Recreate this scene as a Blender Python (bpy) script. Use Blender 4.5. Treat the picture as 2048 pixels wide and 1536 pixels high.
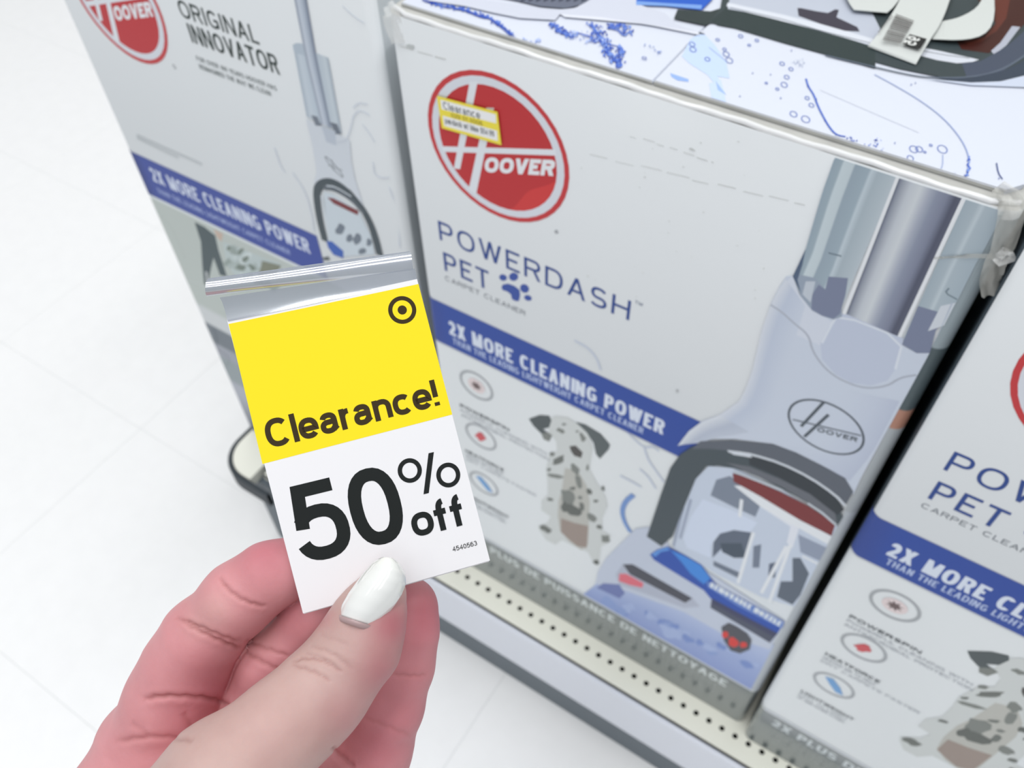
import bpy, bmesh, math, random
import numpy as np
from mathutils import Vector, Matrix
from mathutils.geometry import tessellate_polygon

for o in list(bpy.data.objects):
    bpy.data.objects.remove(o)
SC = bpy.context.scene
COL = SC.collection
random.seed(7)

# ------------------------------------------------------------------ camera
F_PX = 1723.68
RM = np.array([[0.83965059, 0.54255496, -0.02491996],
               [0.40673621, -0.65854082, -0.63315847],
               [-0.35993408, 0.52149603, -0.77362093]])      # world -> camera (x right, y down, z forward)
CP = np.array([0.28051758, -0.31163196, 0.79061509])
cam = bpy.data.cameras.new('camera')
cam_o = bpy.data.objects.new('camera', cam)
COL.objects.link(cam_o)
cam.sensor_width = 36.0
cam.lens = F_PX / 2048 * 36.0
cam.clip_start = 0.01
cam.clip_end = 50
cam_o.matrix_world = Matrix(((RM[0][0], -RM[1][0], -RM[2][0], CP[0]),
                             (RM[0][1], -RM[1][1], -RM[2][1], CP[1]),
                             (RM[0][2], -RM[1][2], -RM[2][2], CP[2]),
                             (0, 0, 0, 1)))
cam.dof.use_dof = True
cam.dof.focus_distance = 0.213
cam.dof.aperture_fstop = 21.0
SC.camera = cam_o

# ------------------------------------------------------------------ light
world = bpy.data.worlds.new('store_ambient')
SC.world = world
world.use_nodes = True
bg = world.node_tree.nodes['Background']
bg.inputs[0].default_value = (0.93, 0.97, 1.0, 1)
bg.inputs[1].default_value = 0.44


def area(name, loc, size_x, size_y, power, col=(1, 1, 1)):
    l = bpy.data.lights.new(name, 'AREA')
    l.shape = 'RECTANGLE'
    l.size, l.size_y = size_x, size_y
    l.energy = power
    l.color = col
    o = bpy.data.objects.new(name, l)
    o.location = loc
    COL.objects.link(o)
    return o


area('ceiling_lamp', (-1.6, -0.6, 4.4), 0.6, 6.0, 78)
area('ceiling_lamp', (2.0, -0.6, 4.4), 0.6, 6.0, 66)
area('ceiling_lamp', (0.2, -0.6, 4.4), 0.6, 6.0, 66)
SC.view_settings.view_transform = 'Standard'
SC.view_settings.look = 'None'
SC.view_settings.exposure = 0.0
SC.view_settings.gamma = 1.0
SC.view_settings.use_curve_mapping = False


# ------------------------------------------------------------------ helpers
def lin(c, k=1.0):
    r = []
    for v in c[:3]:
        v = v / 255.0
        v = v / 12.92 if v <= 0.04045 else ((v + 0.055) / 1.055) ** 2.4
        r.append(min(v * k, 0.93))
    return (r[0], r[1], r[2], 1.0)


def mat(name, col, rough=0.5, spec=0.5, coat=0.0, coat_rough=0.1, metal=0.0, bump=0.0, bscale=200.0, var=0.0, vscale=8.0, sss=0.0):
    m = bpy.data.materials.new(name)
    m.use_nodes = True
    nt = m.node_tree
    b = nt.nodes['Principled BSDF']
    b.inputs['Base Color'].default_value = col
    b.inputs['Roughness'].default_value = rough
    b.inputs['Specular IOR Level'].default_value = spec
    b.inputs['Coat Weight'].default_value = coat
    b.inputs['Coat Roughness'].default_value = coat_rough
    b.inputs['Metallic'].default_value = metal
    tc = nt.nodes.new('ShaderNodeTexCoord')
    if var > 0:
        n = nt.nodes.new('ShaderNodeTexNoise')
        n.inputs['Scale'].default_value = vscale
        n.inputs['Detail'].default_value = 5
        nt.links.new(tc.outputs['Object'], n.inputs['Vector'])
        mx = nt.nodes.new('ShaderNodeMix')
        mx.data_type = 'RGBA'
        mx.inputs[6].default_value = tuple(v * (1 - var) for v in col[:3]) + (1,)
        mx.inputs[7].default_value = tuple(min(1, v * (1 + var * .6)) for v in col[:3]) + (1,)
        nt.links.new(n.outputs['Fac'], mx.inputs[0])
        nt.links.new(mx.outputs[2], b.inputs['Base Color'])
    if bump > 0:
        n2 = nt.nodes.new('ShaderNodeTexNoise')
        n2.inputs['Scale'].default_value = bscale
        n2.inputs['Detail'].default_value = 4
        nt.links.new(tc.outputs['Object'], n2.inputs['Vector'])
        bp = nt.nodes.new('ShaderNodeBump')
        bp.inputs['Strength'].default_value = bump
        bp.inputs['Distance'].default_value = 0.001
        nt.links.new(n2.outputs['Fac'], bp.inputs['Height'])
        nt.links.new(bp.outputs['Normal'], b.inputs['Normal'])
    return m


def print_mat(name, rough=0.45, coat=0.0, spec=0.22):
    m = bpy.data.materials.new(name)
    m.use_nodes = True
    nt = m.node_tree
    b = nt.nodes['Principled BSDF']
    a = nt.nodes.new('ShaderNodeAttribute')
    a.attribute_name = 'Col'
    nt.links.new(a.outputs['Color'], b.inputs['Base Color'])
    b.inputs['Roughness'].default_value = rough
    b.inputs['Coat Weight'].default_value = coat
    b.inputs['Coat Roughness'].default_value = 0.12
    b.inputs['Specular IOR Level'].default_value = spec
    return m


def mesh_obj(name, verts, faces, m=None, parent=None, smooth=False):
    me = bpy.data.meshes.new(name)
    me.from_pydata([tuple(v) for v in verts], [], faces)
    me.update()
    if smooth:
        me.polygons.foreach_set('use_smooth', [True] * len(me.polygons))
    o = bpy.data.objects.new(name, me)
    COL.objects.link(o)
    if m:
        me.materials.append(m)
    if parent:
        o.parent = parent
    return o


def bm_obj(name, bm, m=None, parent=None, smooth=False):
    me = bpy.data.meshes.new(name)
    bmesh.ops.recalc_face_normals(bm, faces=bm.faces)
    bm.to_mesh(me)
    bm.free()
    if smooth:
        me.polygons.foreach_set('use_smooth', [True] * len(me.polygons))
    o = bpy.data.objects.new(name, me)
    COL.objects.link(o)
    if m:
        me.materials.append(m)
    if parent:
        o.parent = parent
    return o


def box_bm(x0, x1, y0, y1, z0, z1, bev=0.0, seg=3, bm=None):
    bm2 = bmesh.new()
    bmesh.ops.create_cube(bm2, size=1.0)
    bmesh.ops.scale(bm2, vec=(x1 - x0, y1 - y0, z1 - z0), verts=bm2.verts)
    bmesh.ops.translate(bm2, vec=((x0 + x1) / 2, (y0 + y1) / 2, (z0 + z1) / 2), verts=bm2.verts)
    if bev > 0:
        bmesh.ops.bevel(bm2, geom=bm2.edges[:], offset=bev, segments=seg, profile=0.5, affect='EDGES')
    if bm is None:
        return bm2
    me = bpy.data.meshes.new('tmp')
    bm2.to_mesh(me)
    bm2.free()
    bm.from_mesh(me)
    bpy.data.meshes.remove(me)
    return bm


def empty(name, loc, label, cat, group=None):
    o = bpy.data.objects.new(name, None)
    o.empty_display_size = 0.02
    COL.objects.link(o)
    o.location = loc
    o['label'] = label
    o['category'] = cat
    if group:
        o['group'] = group
    return o


def ray(px):
    return RM.T @ np.array([(px[0] - 1024) / F_PX, (px[1] - 768) / F_PX, 1.0])


class Plane:
    """a flat printed surface: origin, two in-plane axes and the outward normal"""
    def __init__(s, o, ex, ey, n, k=1.0):
        s.o, s.ex, s.ey, s.n, s.k = [np.array(v, float) for v in (o, ex, ey, n)] + [k]

    def uv(s, px):
        d = ray(px)
        t = ((s.o - CP) @ s.n) / (d @ s.n)
        q = CP + t * d - s.o
        return np.array([q @ s.ex, q @ s.ey])

    def pt(s, uv, h=0.0):
        return s.o + uv[0] * s.ex + uv[1] * s.ey + h * s.n


# ------------------------------------------------------------------ stroke lettering
def el(cx, cy, rx, ry, a0, a1, n=14, e=2.35):
    r = []
    for i in range(n + 1):
        a = math.radians(a0 + (a1 - a0) * i / n)
        c, s_ = math.cos(a), math.sin(a)
        r.append((cx + rx * math.copysign(abs(c) ** (2 / e), c), cy + ry * math.copysign(abs(s_) ** (2 / e), s_)))
    return r


def Ln(*p):
    return ('L', [(p[i], p[i + 1]) for i in range(0, len(p), 2)])


def Dg(*p):
    return ('D', [(p[0], p[1]), (p[2], p[3])])


def Pt(pts):
    return ('P', pts)


O_ = el(.5, .5, .5, .5, 0, 360, 32)
GL = {
    'A': (.74, 1, [Dg(0, 0, .5, 1), Dg(1, 0, .5, 1), Pt([(.2, .3), (.8, .3)])]),
    'B': (.66, 1, [Ln(0, 0, 0, 1), Pt([(0, 1)] + el(.6, .77, .33, .23, 90, -90) + [(0, .54)]), Pt([(0, .54)] + el(.62, .27, .38, .27, 90, -90) + [(0, 0)])]),
    'C': (.74, 1, [Pt(el(.5, .5, .5, .5, 42, 318, 28))]),
    'D': (.74, 1, [Ln(0, 0, 0, 1), Pt([(0, 1)] + el(.45, .5, .55, .5, 90, -90, 20) + [(0, 0)])]),
    'E': (.6, 1, [Ln(1, 1, 0, 1, 0, 0, 1, 0), Pt([(0, .52), (.92, .52)])]),
    'F': (.56, 1, [Ln(1, 1, 0, 1, 0, 0), Pt([(0, .5), (.9, .5)])]),
    'G': (.76, 1, [Pt(el(.5, .5, .5, .5, 42, 325, 28)), Pt([(.98, .0), (.98, .48)]), Pt([(1.06, .46), (.55, .46)])]),
    'H': (.72, 1, [Ln(0, 0, 0, 1), Ln(1, 0, 1, 1), Pt([(0, .52), (1, .52)])]),
    'I': (.18, 1, [Ln(.5, 0, .5, 1)]),
    'J': (.5, 1, [Pt([(1, 1.08), (1, .3)] + el(.5, .3, .5, .3, 0, -180))]),
    'K': (.68, 1, [Ln(0, 0, 0, 1), Dg(0, .3, 1, 1), Dg(1, 0, .35, .55)]),
    'L': (.55, 1, [Ln(0, 1, 0, 0, 1, 0)]),
    'M': (.86, 1, [Ln(0, 0, 0, 1), Ln(1, 0, 1, 1), Dg(.5, 0, 0, 1), Dg(.5, 0, 1, 1)]),
    'N': (.72, 1, [Ln(0, 0, 0, 1), Ln(1, 0, 1, 1), Dg(1, 0, 0, 1)]),
    'O': (.8, 1, [Pt(O_)]),
    'P': (.66, 1, [Ln(0, 0, 0, 1), Pt([(0, 1)] + el(.6, .73, .4, .27, 90, -90) + [(0, .46)])]),
    'Q': (.8, 1, [Pt(O_), Dg(1, 0, .6, .3)]),
    'R': (.7, 1, [Ln(0, 0, 0, 1), Pt([(0, 1)] + el(.6, .75, .38, .25, 90, -90) + [(0, .5)]), Dg(1, 0, .6, .5)]),
    'S': (.66, 1, [Pt(el(.5, .74, .46, .26, 25, 270, 18) + el(.5, .24, .5, .24, 90, -155, 18)[1:])]),
    'T': (.66, 1, [Ln(0, 1, 1, 1), Pt([(.5, 1), (.5, -.12)])]),
    'U': (.7, 1, [Pt([(0, 1.1), (0, .38)] + el(.5, .38, .5, .38, 180, 360, 18) + [(1, 1.1)])]),
    'V': (.72, 1, [Dg(.5, 0, 0, 1), Dg(.5, 0, 1, 1)]),
    'W': (1.0, 1, [Dg(.26, 0, 0, 1), Dg(.26, 0, .5, 1), Dg(.74, 0, .5, 1), Dg(.74, 0, 1, 1)]),
    'X': (.7, 1, [Dg(0, 0, 1, 1), Dg(1, 0, 0, 1)]),
    'Y': (.7, 1, [Dg(.5, .42, 0, 1), Dg(.5, .42, 1, 1), Pt([(.5, .5), (.5, -.12)])]),
    'Z': (.64, 1, [Ln(0, 1, 1, 1), Dg(0, 0, 1, 1), Ln(0, 0, 1, 0)]),
    '0': (.58, 1, [Pt(O_)]),
    '1': (.34, 1, [Pt([(.9, -.12), (.9, 1.1)]), Pt([(0, .72), (.9, .95)])]),
    '2': (.58, 1, [Pt(el(.5, .7, .48, .3, 170, -35, 18) + [(.1, .12), (0, 0)]), Ln(0, 0, 1, 0)]),
    '3': (.58, 1, [Pt(el(.48, .76, .44, .24, 160, -80, 16)), Pt(el(.48, .27, .52, .27, 90, -160, 18))]),
    '4': (.6, 1, [Pt([(.76, -.1), (.76, 1.04), (0, .28), (1.08, .28)])]),
    '5': (.6, 1, [Pt([(.98, 1), (.14, 1), (.05, .42)]), Pt(el(.48, .325, .52, .325, 150, -160, 26))]),
    '6': (.58, 1, [Pt(el(.5, .31, .5, .31, 0, 360, 24)), Pt(el(.55, .5, .55, .5, 180, 50, 16))]),
    '8': (.58, 1, [Pt(el(.5, .75, .44, .25, 0, 360, 22)), Pt(el(.5, .26, .5, .26, 0, 360, 22))]),
    '9': (.58, 1, [Pt(el(.5, .69, .5, .31, 0, 360, 24)), Pt(el(.45, .5, .55, .5, 0, -130, 16))]),
    'a': (.58, .74, [Pt(el(.47, .68, .42, .32, 165, 0, 14) + [(.9, .12), (1.0, 0.0)]), Pt([(.9, .58)] + el(.42, .28, .42, .28, 80, 300, 18) + [(.9, .25)])]),
    'b': (.6, 1, [Ln(0, 0, 0, 1), Pt(el(.5, .36, .5, .36, 0, 360, 22))]),
    'c': (.59, .74, [Pt(el(.52, .5, .52, .5, 45, 315, 24))]),
    'd': (.6, 1, [Ln(1, 0, 1, 1), Pt(el(.5, .36, .5, .36, 0, 360, 22))]),
    'e': (.6, .74, [Pt([(.03, .47), (1.0, .47)] + el(.5, .5, .5, .5, 4, 320, 28))]),
    'f': (.42, 1, [Pt([(.36, -.12), (.36, .7)] + el(.92, .7, .56, .30, 172, 92, 8)), Pt([(-.28, .61), (1.05, .61)])]),
    'h': (.56, 1, [Ln(0, 0, 0, 1), Pt([(0, .45)] + el(.5, .45, .5, .27, 180, 0, 14) + [(1, -.1)])]),
    'l': (.15, 1, [Ln(.5, 0, .5, 1)]),
    'i': (.15, .74, [Ln(.5, 0, .5, 1)]),
    'n': (.57, .74, [Ln(0, 0, 0, 1), Pt([(0, .6)] + el(.5, .6, .5, .4, 165, 0, 14) + [(1, -.12)])]),
    'o': (.62, .74, [Pt(O_)]),
    'p': (.6, .74, [Ln(0, -.35, 0, 1), Pt(O_)]),
    'r': (.37, .74, [Ln(0, 0, 0, 1), Pt([(0, .5)] + el(.95, .5, .95, .48, 165, 88, 8))]),
    's': (.52, .74, [Pt(el(.5, .74, .46, .26, 25, 270, 16) + el(.5, .24, .5, .24, 90, -155, 16)[1:])]),
    'u': (.54, .74, [Pt([(0, 1.12), (0, .4)] + el(.5, .4, .5, .4, 180, 360, 14)), Ln(1, 0, 1, 1)]),
    'w': (.8, .74, [Dg(.26, 0, 0, 1), Dg(.26, 0, .5, 1), Dg(.74, 0, .5, 1), Dg(.74, 0, 1, 1)]),
    '!': (.17, 1, [Pt([(.5, 1.08), (.5, .3)]), Pt([(.5, -.09), (.5, .07)])]),
    '.': (.15, .16, [Pt([(.5, -.1), (.5, 1.1)])]),
    '$': (.58, 1, [Pt(el(.5, .74, .46, .26, 25, 270, 16) + el(.5, .24, .5, .24, 90, -155, 16)[1:]), Pt([(.5, -.15), (.5, 1.15)])]),
    "-": (.34, 1, [Pt([(-.2, .42), (1.2, .42)])]),
}


def ribbon(pts, w, closed=False, cap=0.0):
    """flat ribbon of width w along 2D points; returns verts and quads"""
    P = [np.array(p, float) for p in pts]
    Q = [P[0]]
    for p in P[1:]:
        if np.linalg.norm(p - Q[-1]) > 1e-7:
            Q.append(p)
    P = Q
    if len(P) < 2:
        return [], []
    if cap:
        d = P[0] - P[1]; P[0] = P[0] + d / np.linalg.norm(d) * cap
        d = P[-1] - P[-2]; P[-1] = P[-1] + d / np.linalg.norm(d) * cap
    n = len(P)
    V = []
    for i in range(n):
        if closed:
            a, b = P[i - 1] if i else P[-2], P[(i + 1) % n] if i < n - 1 else P[1]
            d1, d2 = P[i] - a, b - P[i]
        else:
            d1 = P[i] - P[i - 1] if i else P[1] - P[0]
            d2 = P[i + 1] - P[i] if i < n - 1 else P[-1] - P[-2]
        d1 = d1 / (np.linalg.norm(d1) + 1e-12)
        d2 = d2 / (np.linalg.norm(d2) + 1e-12)
        n1, n2 = np.array([-d1[1], d1[0]]), np.array([-d2[1], d2[0]])
        m = n1 + n2
        L = np.linalg.norm(m)
        if L < 1e-6:
            m = n1; c = 1
        else:
            m /= L; c = max(m @ n1, 0.5)
        V.append(P[i] + m * w / 2 / c)
        V.append(P[i] - m * w / 2 / c)
    return V, [(2 * i, 2 * i + 1, 2 * i + 3, 2 * i + 2) for i in range(n - 1)]


def text_geo(s, aspect, wt, sp=0.12, spw=0.3):
    """geometry of a text line with cap height 1 and total width = aspect"""
    gw = sum(GL[c][0] if c != ' ' else spw for c in s)
    gaps = sp * (len(s) - 1)
    sx = aspect / (gw + gaps)
    x = 0.0
    lay = 0
    V, Fc = [], []
    for c in s:
        if c == ' ':
            x += (spw + sp) * sx
            continue
        w, h, st = GL[c]
        w *= sx
        iw, ih = max(w - wt, 0.001), h - wt
        for kind, pts in st:
            if kind == 'D':
                (xa, ya), (xb, yb) = pts
                A = (wt / 2 + xa * iw, ya * h)
                B = (wt / 2 + xb * iw, yb * h)
                L = math.hypot(B[0] - A[0], B[1] - A[1])
                hw = wt / 2 * L / max(abs(B[1] - A[1]), .001)
                hw = min(hw, wt * .9)
                vv = [(A[0] - hw, A[1]), (A[0] + hw, A[1]), (B[0] + hw, B[1]), (B[0] - hw, B[1])]
                ff = [(0, 1, 2, 3)]
            else:
                q = [(wt / 2 + px * iw, wt / 2 + py * ih) for px, py in pts]
                cl = abs(q[0][0] - q[-1][0]) + abs(q[0][1] - q[-1][1]) < 1e-6
                vv, ff = ribbon(q, wt, cl, wt / 2 if kind == 'L' else 0)
            b = len(V)
            lay += 1
            V += [(x + v[0], v[1], lay % 5) for v in vv]
            Fc += [tuple(b + i for i in f) for f in ff]
        x += w + sp * sx
    return V, Fc


class Print:
    """flat printed artwork on a Plane: one mesh with a colour per vertex"""
    def __init__(s, plane, h0=0.0001, surf=None):
        s.p, s.h, s.V, s.F, s.C, s.surf, s.clip, s.dh = plane, h0, [], [], [], surf, None, 6e-6

    def add(s, uvs, faces, cols):
        if s.clip:
            x0, x1, y0, y1 = s.clip
            uvs = [np.array((min(max(q[0], x0), x1), min(max(q[1], y0), y1)) + tuple(q[2:])) for q in uvs]
            keep = []
            for f in faces:
                P = [uvs[i] for i in f]
                ar = sum(P[i][0] * P[(i + 1) % len(P)][1] - P[(i + 1) % len(P)][0] * P[i][1] for i in range(len(P)))
                if abs(ar) > 1e-10:
                    keep.append(f)
            faces = keep
        b = len(s.V)
        for i, q in enumerate(uvs):
            h = s.h + (s.surf(q[0]) if s.surf else 0)
            if len(q) > 2:
                h += q[2] * 0.000006
            s.V.append(s.p.pt(q, h))
            s.C.append(cols[i])
        s.F += [tuple(b + i for i in f) for f in faces]
        s.h += s.dh + (0.000028 if len(uvs[0]) > 2 else 0)

    def c(s, col):
        return lin(col, s.p.k)

    def poly_uv(s, uvs, col):
        if s.clip and not isinstance(col, list):
            x0, x1, y0, y1 = s.clip
            for ax_, lim, sg in ((0, x0, 1), (0, x1, -1), (1, y0, 1), (1, y1, -1)):
                out_ = []
                for i in range(len(uvs)):
                    a, b = np.array(uvs[i - 1], float), np.array(uvs[i], float)
                    ia, ib = (a[ax_] - lim) * sg >= 0, (b[ax_] - lim) * sg >= 0
                    if ia != ib:
                        t = (lim - a[ax_]) / (b[ax_] - a[ax_])
                        out_.append(a + (b - a) * t)
                    if ib:
                        out_.append(b)
                uvs = out_
                if len(uvs) < 3:
                    return
        tris = tessellate_polygon([[Vector((q[0], q[1], 0)) for q in uvs]])
        cols = [s.c(x) for x in col] if isinstance(col, list) else [s.c(col)] * len(uvs)
        s.add(uvs, [tuple(t) for t in tris], cols)

    def poly(s, pts, col):
        s.poly_uv([s.p.uv(p) for p in pts], col)

    def strip(s, A, B, cols, n=10):
        """quad strip between polylines A (px) and B (px) with colour stops across"""
        def res(P, n):
            P = [np.array(p, float) for p in P]
            L = [0]
            for i in range(1, len(P)):
                L.append(L[-1] + np.linalg.norm(P[i] - P[i - 1]))
            return [np.array([np.interp(t * L[-1], L, [p[k] for p in P]) for k in (0, 1)]) for t in np.linspace(0, 1, n)]
        a, b = res(A, n), res(B, n)
        m = len(cols)
        uv, cc, ff = [], [], []
        for i in range(n):
            for j in range(m):
                t = cols[j][0]
                uv.append(s.p.uv(a[i] * (1 - t) + b[i] * t))
                cc.append(s.c(cols[j][1]))
        for i in range(n - 1):
            for j in range(m - 1):
                ff.append((i * m + j, i * m + j + 1, (i + 1) * m + j + 1, (i + 1) * m + j))
        s.add(uv, ff, cc)

    def line(s, pts, wpx, col, closed=False, smooth=0):
        P = [np.array(p, float) for p in pts]
        for _ in range(smooth):
            Q = [P[0]]
            for i in range(len(P) - 1):
                Q += [P[i] * .75 + P[i + 1] * .25, P[i] * .25 + P[i + 1] * .75]
            P = Q + [P[-1]]
        if closed:
            P.append(P[0])
        q = [s.p.uv(p) for p in P]
        V, Fc = ribbon(q, s.px(P[0], wpx), closed)
        s.add(V, Fc, [s.c(col)] * len(V))

    def px(s, at, w):
        a = s.p.uv(at)
        return (np.linalg.norm(s.p.uv((at[0] + w, at[1])) - a) + np.linalg.norm(s.p.uv((at[0], at[1] + w)) - a)) / 2

    def disc_uv(s, c, r, col, r2=None, n=40):
        q = [(c[0] + r * math.cos(2 * math.pi * i / n), c[1] + r * math.sin(2 * math.pi * i / n)) for i in range(n)]
        if r2 is None:
            s.add(q, [tuple(range(n))], [s.c(col)] * n)
        else:
            q += [(c[0] + r2 * math.cos(2 * math.pi * i / n), c[1] + r2 * math.sin(2 * math.pi * i / n)) for i in range(n)]
            s.add(q, [(i, (i + 1) % n, n + (i + 1) % n, n + i) for i in range(n)], [s.c(col)] * (2 * n))

    def disc(s, cpx, rpx, col, r2=None):
        s.disc_uv(s.p.uv(cpx), s.px(cpx, rpx), col, None if r2 is None else s.px(cpx, r2))

    def ell(s, c, A, B, col, w=None, n=36):
        pts = [(c[0] + A[0] * math.cos(t) + B[0] * math.sin(t), c[1] + A[1] * math.cos(t) + B[1] * math.sin(t)) for t in [2 * math.pi * i / n for i in range(n)]]
        if w:
            s.line(pts, w, col, True)
        else:
            s.poly(pts, col)

    def blob(s, c, r, col, sq=1.0, ang=0.0, n=11, jag=0.3):
        ang = math.radians(ang)
        pts = []
        for i in range(n):
            a = 2 * math.pi * i / n
            rr = r * (1 + random.uniform(-jag, jag))
            x, y = rr * math.cos(a), rr * math.sin(a) * sq
            pts.append((c[0] + x * math.cos(ang) - y * math.sin(ang), c[1] + x * math.sin(ang) + y * math.cos(ang)))
        s.poly(pts, col)

    def text(s, t, p0, p1, ptop, col, wt=0.15, sp=0.12, horiz=False, spw=0.3):
        a, b, c = s.p.uv(p0), s.p.uv(p1), s.p.uv(ptop)
        if horiz:
            b = np.array([b[0], a[1]])
            c = np.array([a[0], c[1]])
        ex = b - a
        W = np.linalg.norm(ex)
        ey = c - a
        H = np.linalg.norm(ey)
        V, Fc = text_geo(t, W / H, wt, sp, spw)
        s.add([np.append(a + ex / W * H * v[0] + ey * v[1], v[2]) for v in V], Fc, [s.c(col)] * len(V))

    def build(s, name, m, parent, label=None):
        inv = parent.matrix_world.inverted() if parent else Matrix()
        off = Vector(parent_world(parent)) if parent else Vector()
        o = mesh_obj(name, [Vector(v) - off for v in s.V], s.F, m, parent)
        at = o.data.attributes.new('Col', 'FLOAT_COLOR', 'POINT')
        at.data.foreach_set('color', np.array(s.C, dtype=np.float32).ravel())
        if label:
            o['label'] = label
        return o


def parent_world(o):
    p = Vector((0, 0, 0))
    while o is not None:
        p = p + Vector(o.location)
        o = o.parent
    return p


# ------------------------------------------------------------------ materials
M_paper = mat('printed_carton', lin((215, 219, 222), 1.0), 0.45, 0.4, coat=0.12, coat_rough=0.18, bump=0.12, bscale=60, var=0.02, vscale=5)
M_cartonside = mat('dark_printed_side', lin((62, 72, 80)), 0.45, coat=0.2, var=0.25, vscale=12)  # darker tone for carton sides along the right-hand gap
M_gapshade = mat('gap_shade_side', lin((176, 182, 186)), 0.5, var=0.1, vscale=12)  # shade of the left gap painted onto the carton sides facing it
M_rim = mat('folded_carton_edge', lin((228, 229, 230)), 0.3, coat=0.5)
M_kraft = mat('board_core_edge_shade', lin((190, 190, 186)), 0.9, var=0.2, vscale=80)
M_print = print_mat('carton_ink')
M_tagink = print_mat('tag_ink', 0.5, 0.0, 0.15)
M_gloss = print_mat('glossy_band_ink', 0.3, 0.9, 0.3)
M_floor = mat('vinyl_tile', lin((247, 249, 247)), 0.42, 0.4, var=0.035, vscale=40, bump=0.06, bscale=120)
M_joint = mat('tile_joint', lin((214, 217, 218)), 0.7)
M_deck = mat('cream_enamel', lin((250, 250, 234)), 0.35, 0.5, coat=0.2)
M_fascia = mat('pale_grey_rail', lin((222, 226, 236)), 0.3, coat=0.3)
M_kick = mat('dark_grey_kick_plate', lin((96, 106, 114)), 0.5)
M_rubber = mat('dark_rubber', lin((52, 60, 66)), 0.6)
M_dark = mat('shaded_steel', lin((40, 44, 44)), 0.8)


# ------------------------------------------------------------------ floor
ZF = -0.15
fl = bm_obj('floor', box_bm(-3.05, 2.2, -2.0, 2.4, ZF - 0.05, ZF - 0.0006), M_joint)
fl['kind'] = 'structure'
T = 0.3048
tm = None
TX0, TY0 = -0.853, -0.012
for i in range(-7, 9):
    for j in range(-5, 8):
        x, y = TX0 + i * T, TY0 + j * T
        if x < -3.0 or x > 1.9 or y < -1.9 or y > 2.05:
            continue
        if tm is None:
            o = bm_obj('tile', box_bm(0.00025, T - 0.00025, 0.00025, T - 0.00025, -0.0010, 0, 0.0003, 1), M_floor, fl)
            tm = o.data
        else:
            o = bpy.data.objects.new('tile', tm)
            COL.objects.link(o)
            o.parent = fl
        o.location = (x, y, ZF)

# ------------------------------------------------------------------ display shelf base
XS0, XS1 = -0.300, 0.98
YF = -0.0315
shelf = empty('display_shelf', (0, 0, ZF), 'low cream steel shelf base with a row of punched holes under the boxes', 'shelf')


def sh(o):
    o.parent = shelf
    o.location = (0, 0, -ZF)
    return o


# punched strip: one cell per hole, real holes with walls
bm = bmesh.new()
NX = 80
PITCH = 0.01252
HX0 = 0.0105 - 21 * PITCH
HY = -0.0125
YB = -0.0065
cells_x0 = HX0 - PITCH / 2
for i in range(NX):
    cx = HX0 + i * PITCH
    n = 16
    ring = []
    sq = []
    for k in range(n):
        a = 2 * math.pi * k / n
        c, s_ = math.cos(a), math.sin(a)
        ring.append((cx + 0.0025 * c, HY + 0.0025 * s_))
        m_ = max(abs(c), abs(s_))
        sq.append((cx + PITCH / 2 * c / m_, HY + 0.006 * s_ / m_))
    vr = [bm.verts.new((p[0], p[1], 0)) for p in ring]
    vd = [bm.verts.new((p[0], p[1], -0.0015)) for p in ring]
    vs = [bm.verts.new((p[0], p[1], 0)) for p in sq]
    for k in range(n):
        k2 = (k + 1) % n
        bm.faces.new((vs[k], vs[k2], vr[k2], vr[k]))
        bm.faces.new((vr[k], vr[k2], vd[k2], vd[k]))
o = sh(bm_obj('punched_strip', bm, M_deck))
bm = box_bm(XS0 + .05, XS1, YF, HY - 0.006, -0.0015, 0)
box_bm(cells_x0 + NX * PITCH, XS1, HY - 0.006, HY + 0.006, -0.0015, 0, bm=bm)
box_bm(XS0 + .05, XS1, YF, YF + 0.0015, -0.008, 0, bm=bm)
sh(bm_obj('deck_lip', bm, M_deck))


def outline(rad, x0, y0, x1, y1, n=10):
    """deck outline with a rounded front-left corner"""
    pts = [(x1, y0), (x1, y1), (x0, y1)]
    for i in range(n + 1):
        a = math.pi + math.pi / 2 * i / n
        pts.append((x0 + rad + rad * math.cos(a), y0 + rad + rad * math.sin(a)))
    return pts


def prism(name, pts, z0, z1, m):
    n = len(pts)
    V = [(p[0], p[1], z0) for p in pts] + [(p[0], p[1], z1) for p in pts]
    t = tessellate_polygon([[Vector((p[0], p[1], 0)) for p in pts]])
    F = [tuple(x) for x in t] + [tuple(i + n for i in x) for x in t] + [(i, (i + 1) % n, n + (i + 1) % n, n + i) for i in range(n)]
    bm = bmesh.new()
    vs = [bm.verts.new(v) for v in V]
    for f in F:
        bm.faces.new([vs[i] for i in f])
    return sh(bm_obj(name, bm, m))


bm = box_bm(XS0 + .05, XS1, HY + 0.006, 0.45, -0.0015, 0)
sh(bm_obj('deck_panel', bm, M_deck))
prism('end_cap', outline(0.034, XS0 - 0.004, YF - 0.012, cells_x0 + 0.0, 0.45), -0.014, 0.0004, M_deck)
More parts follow.
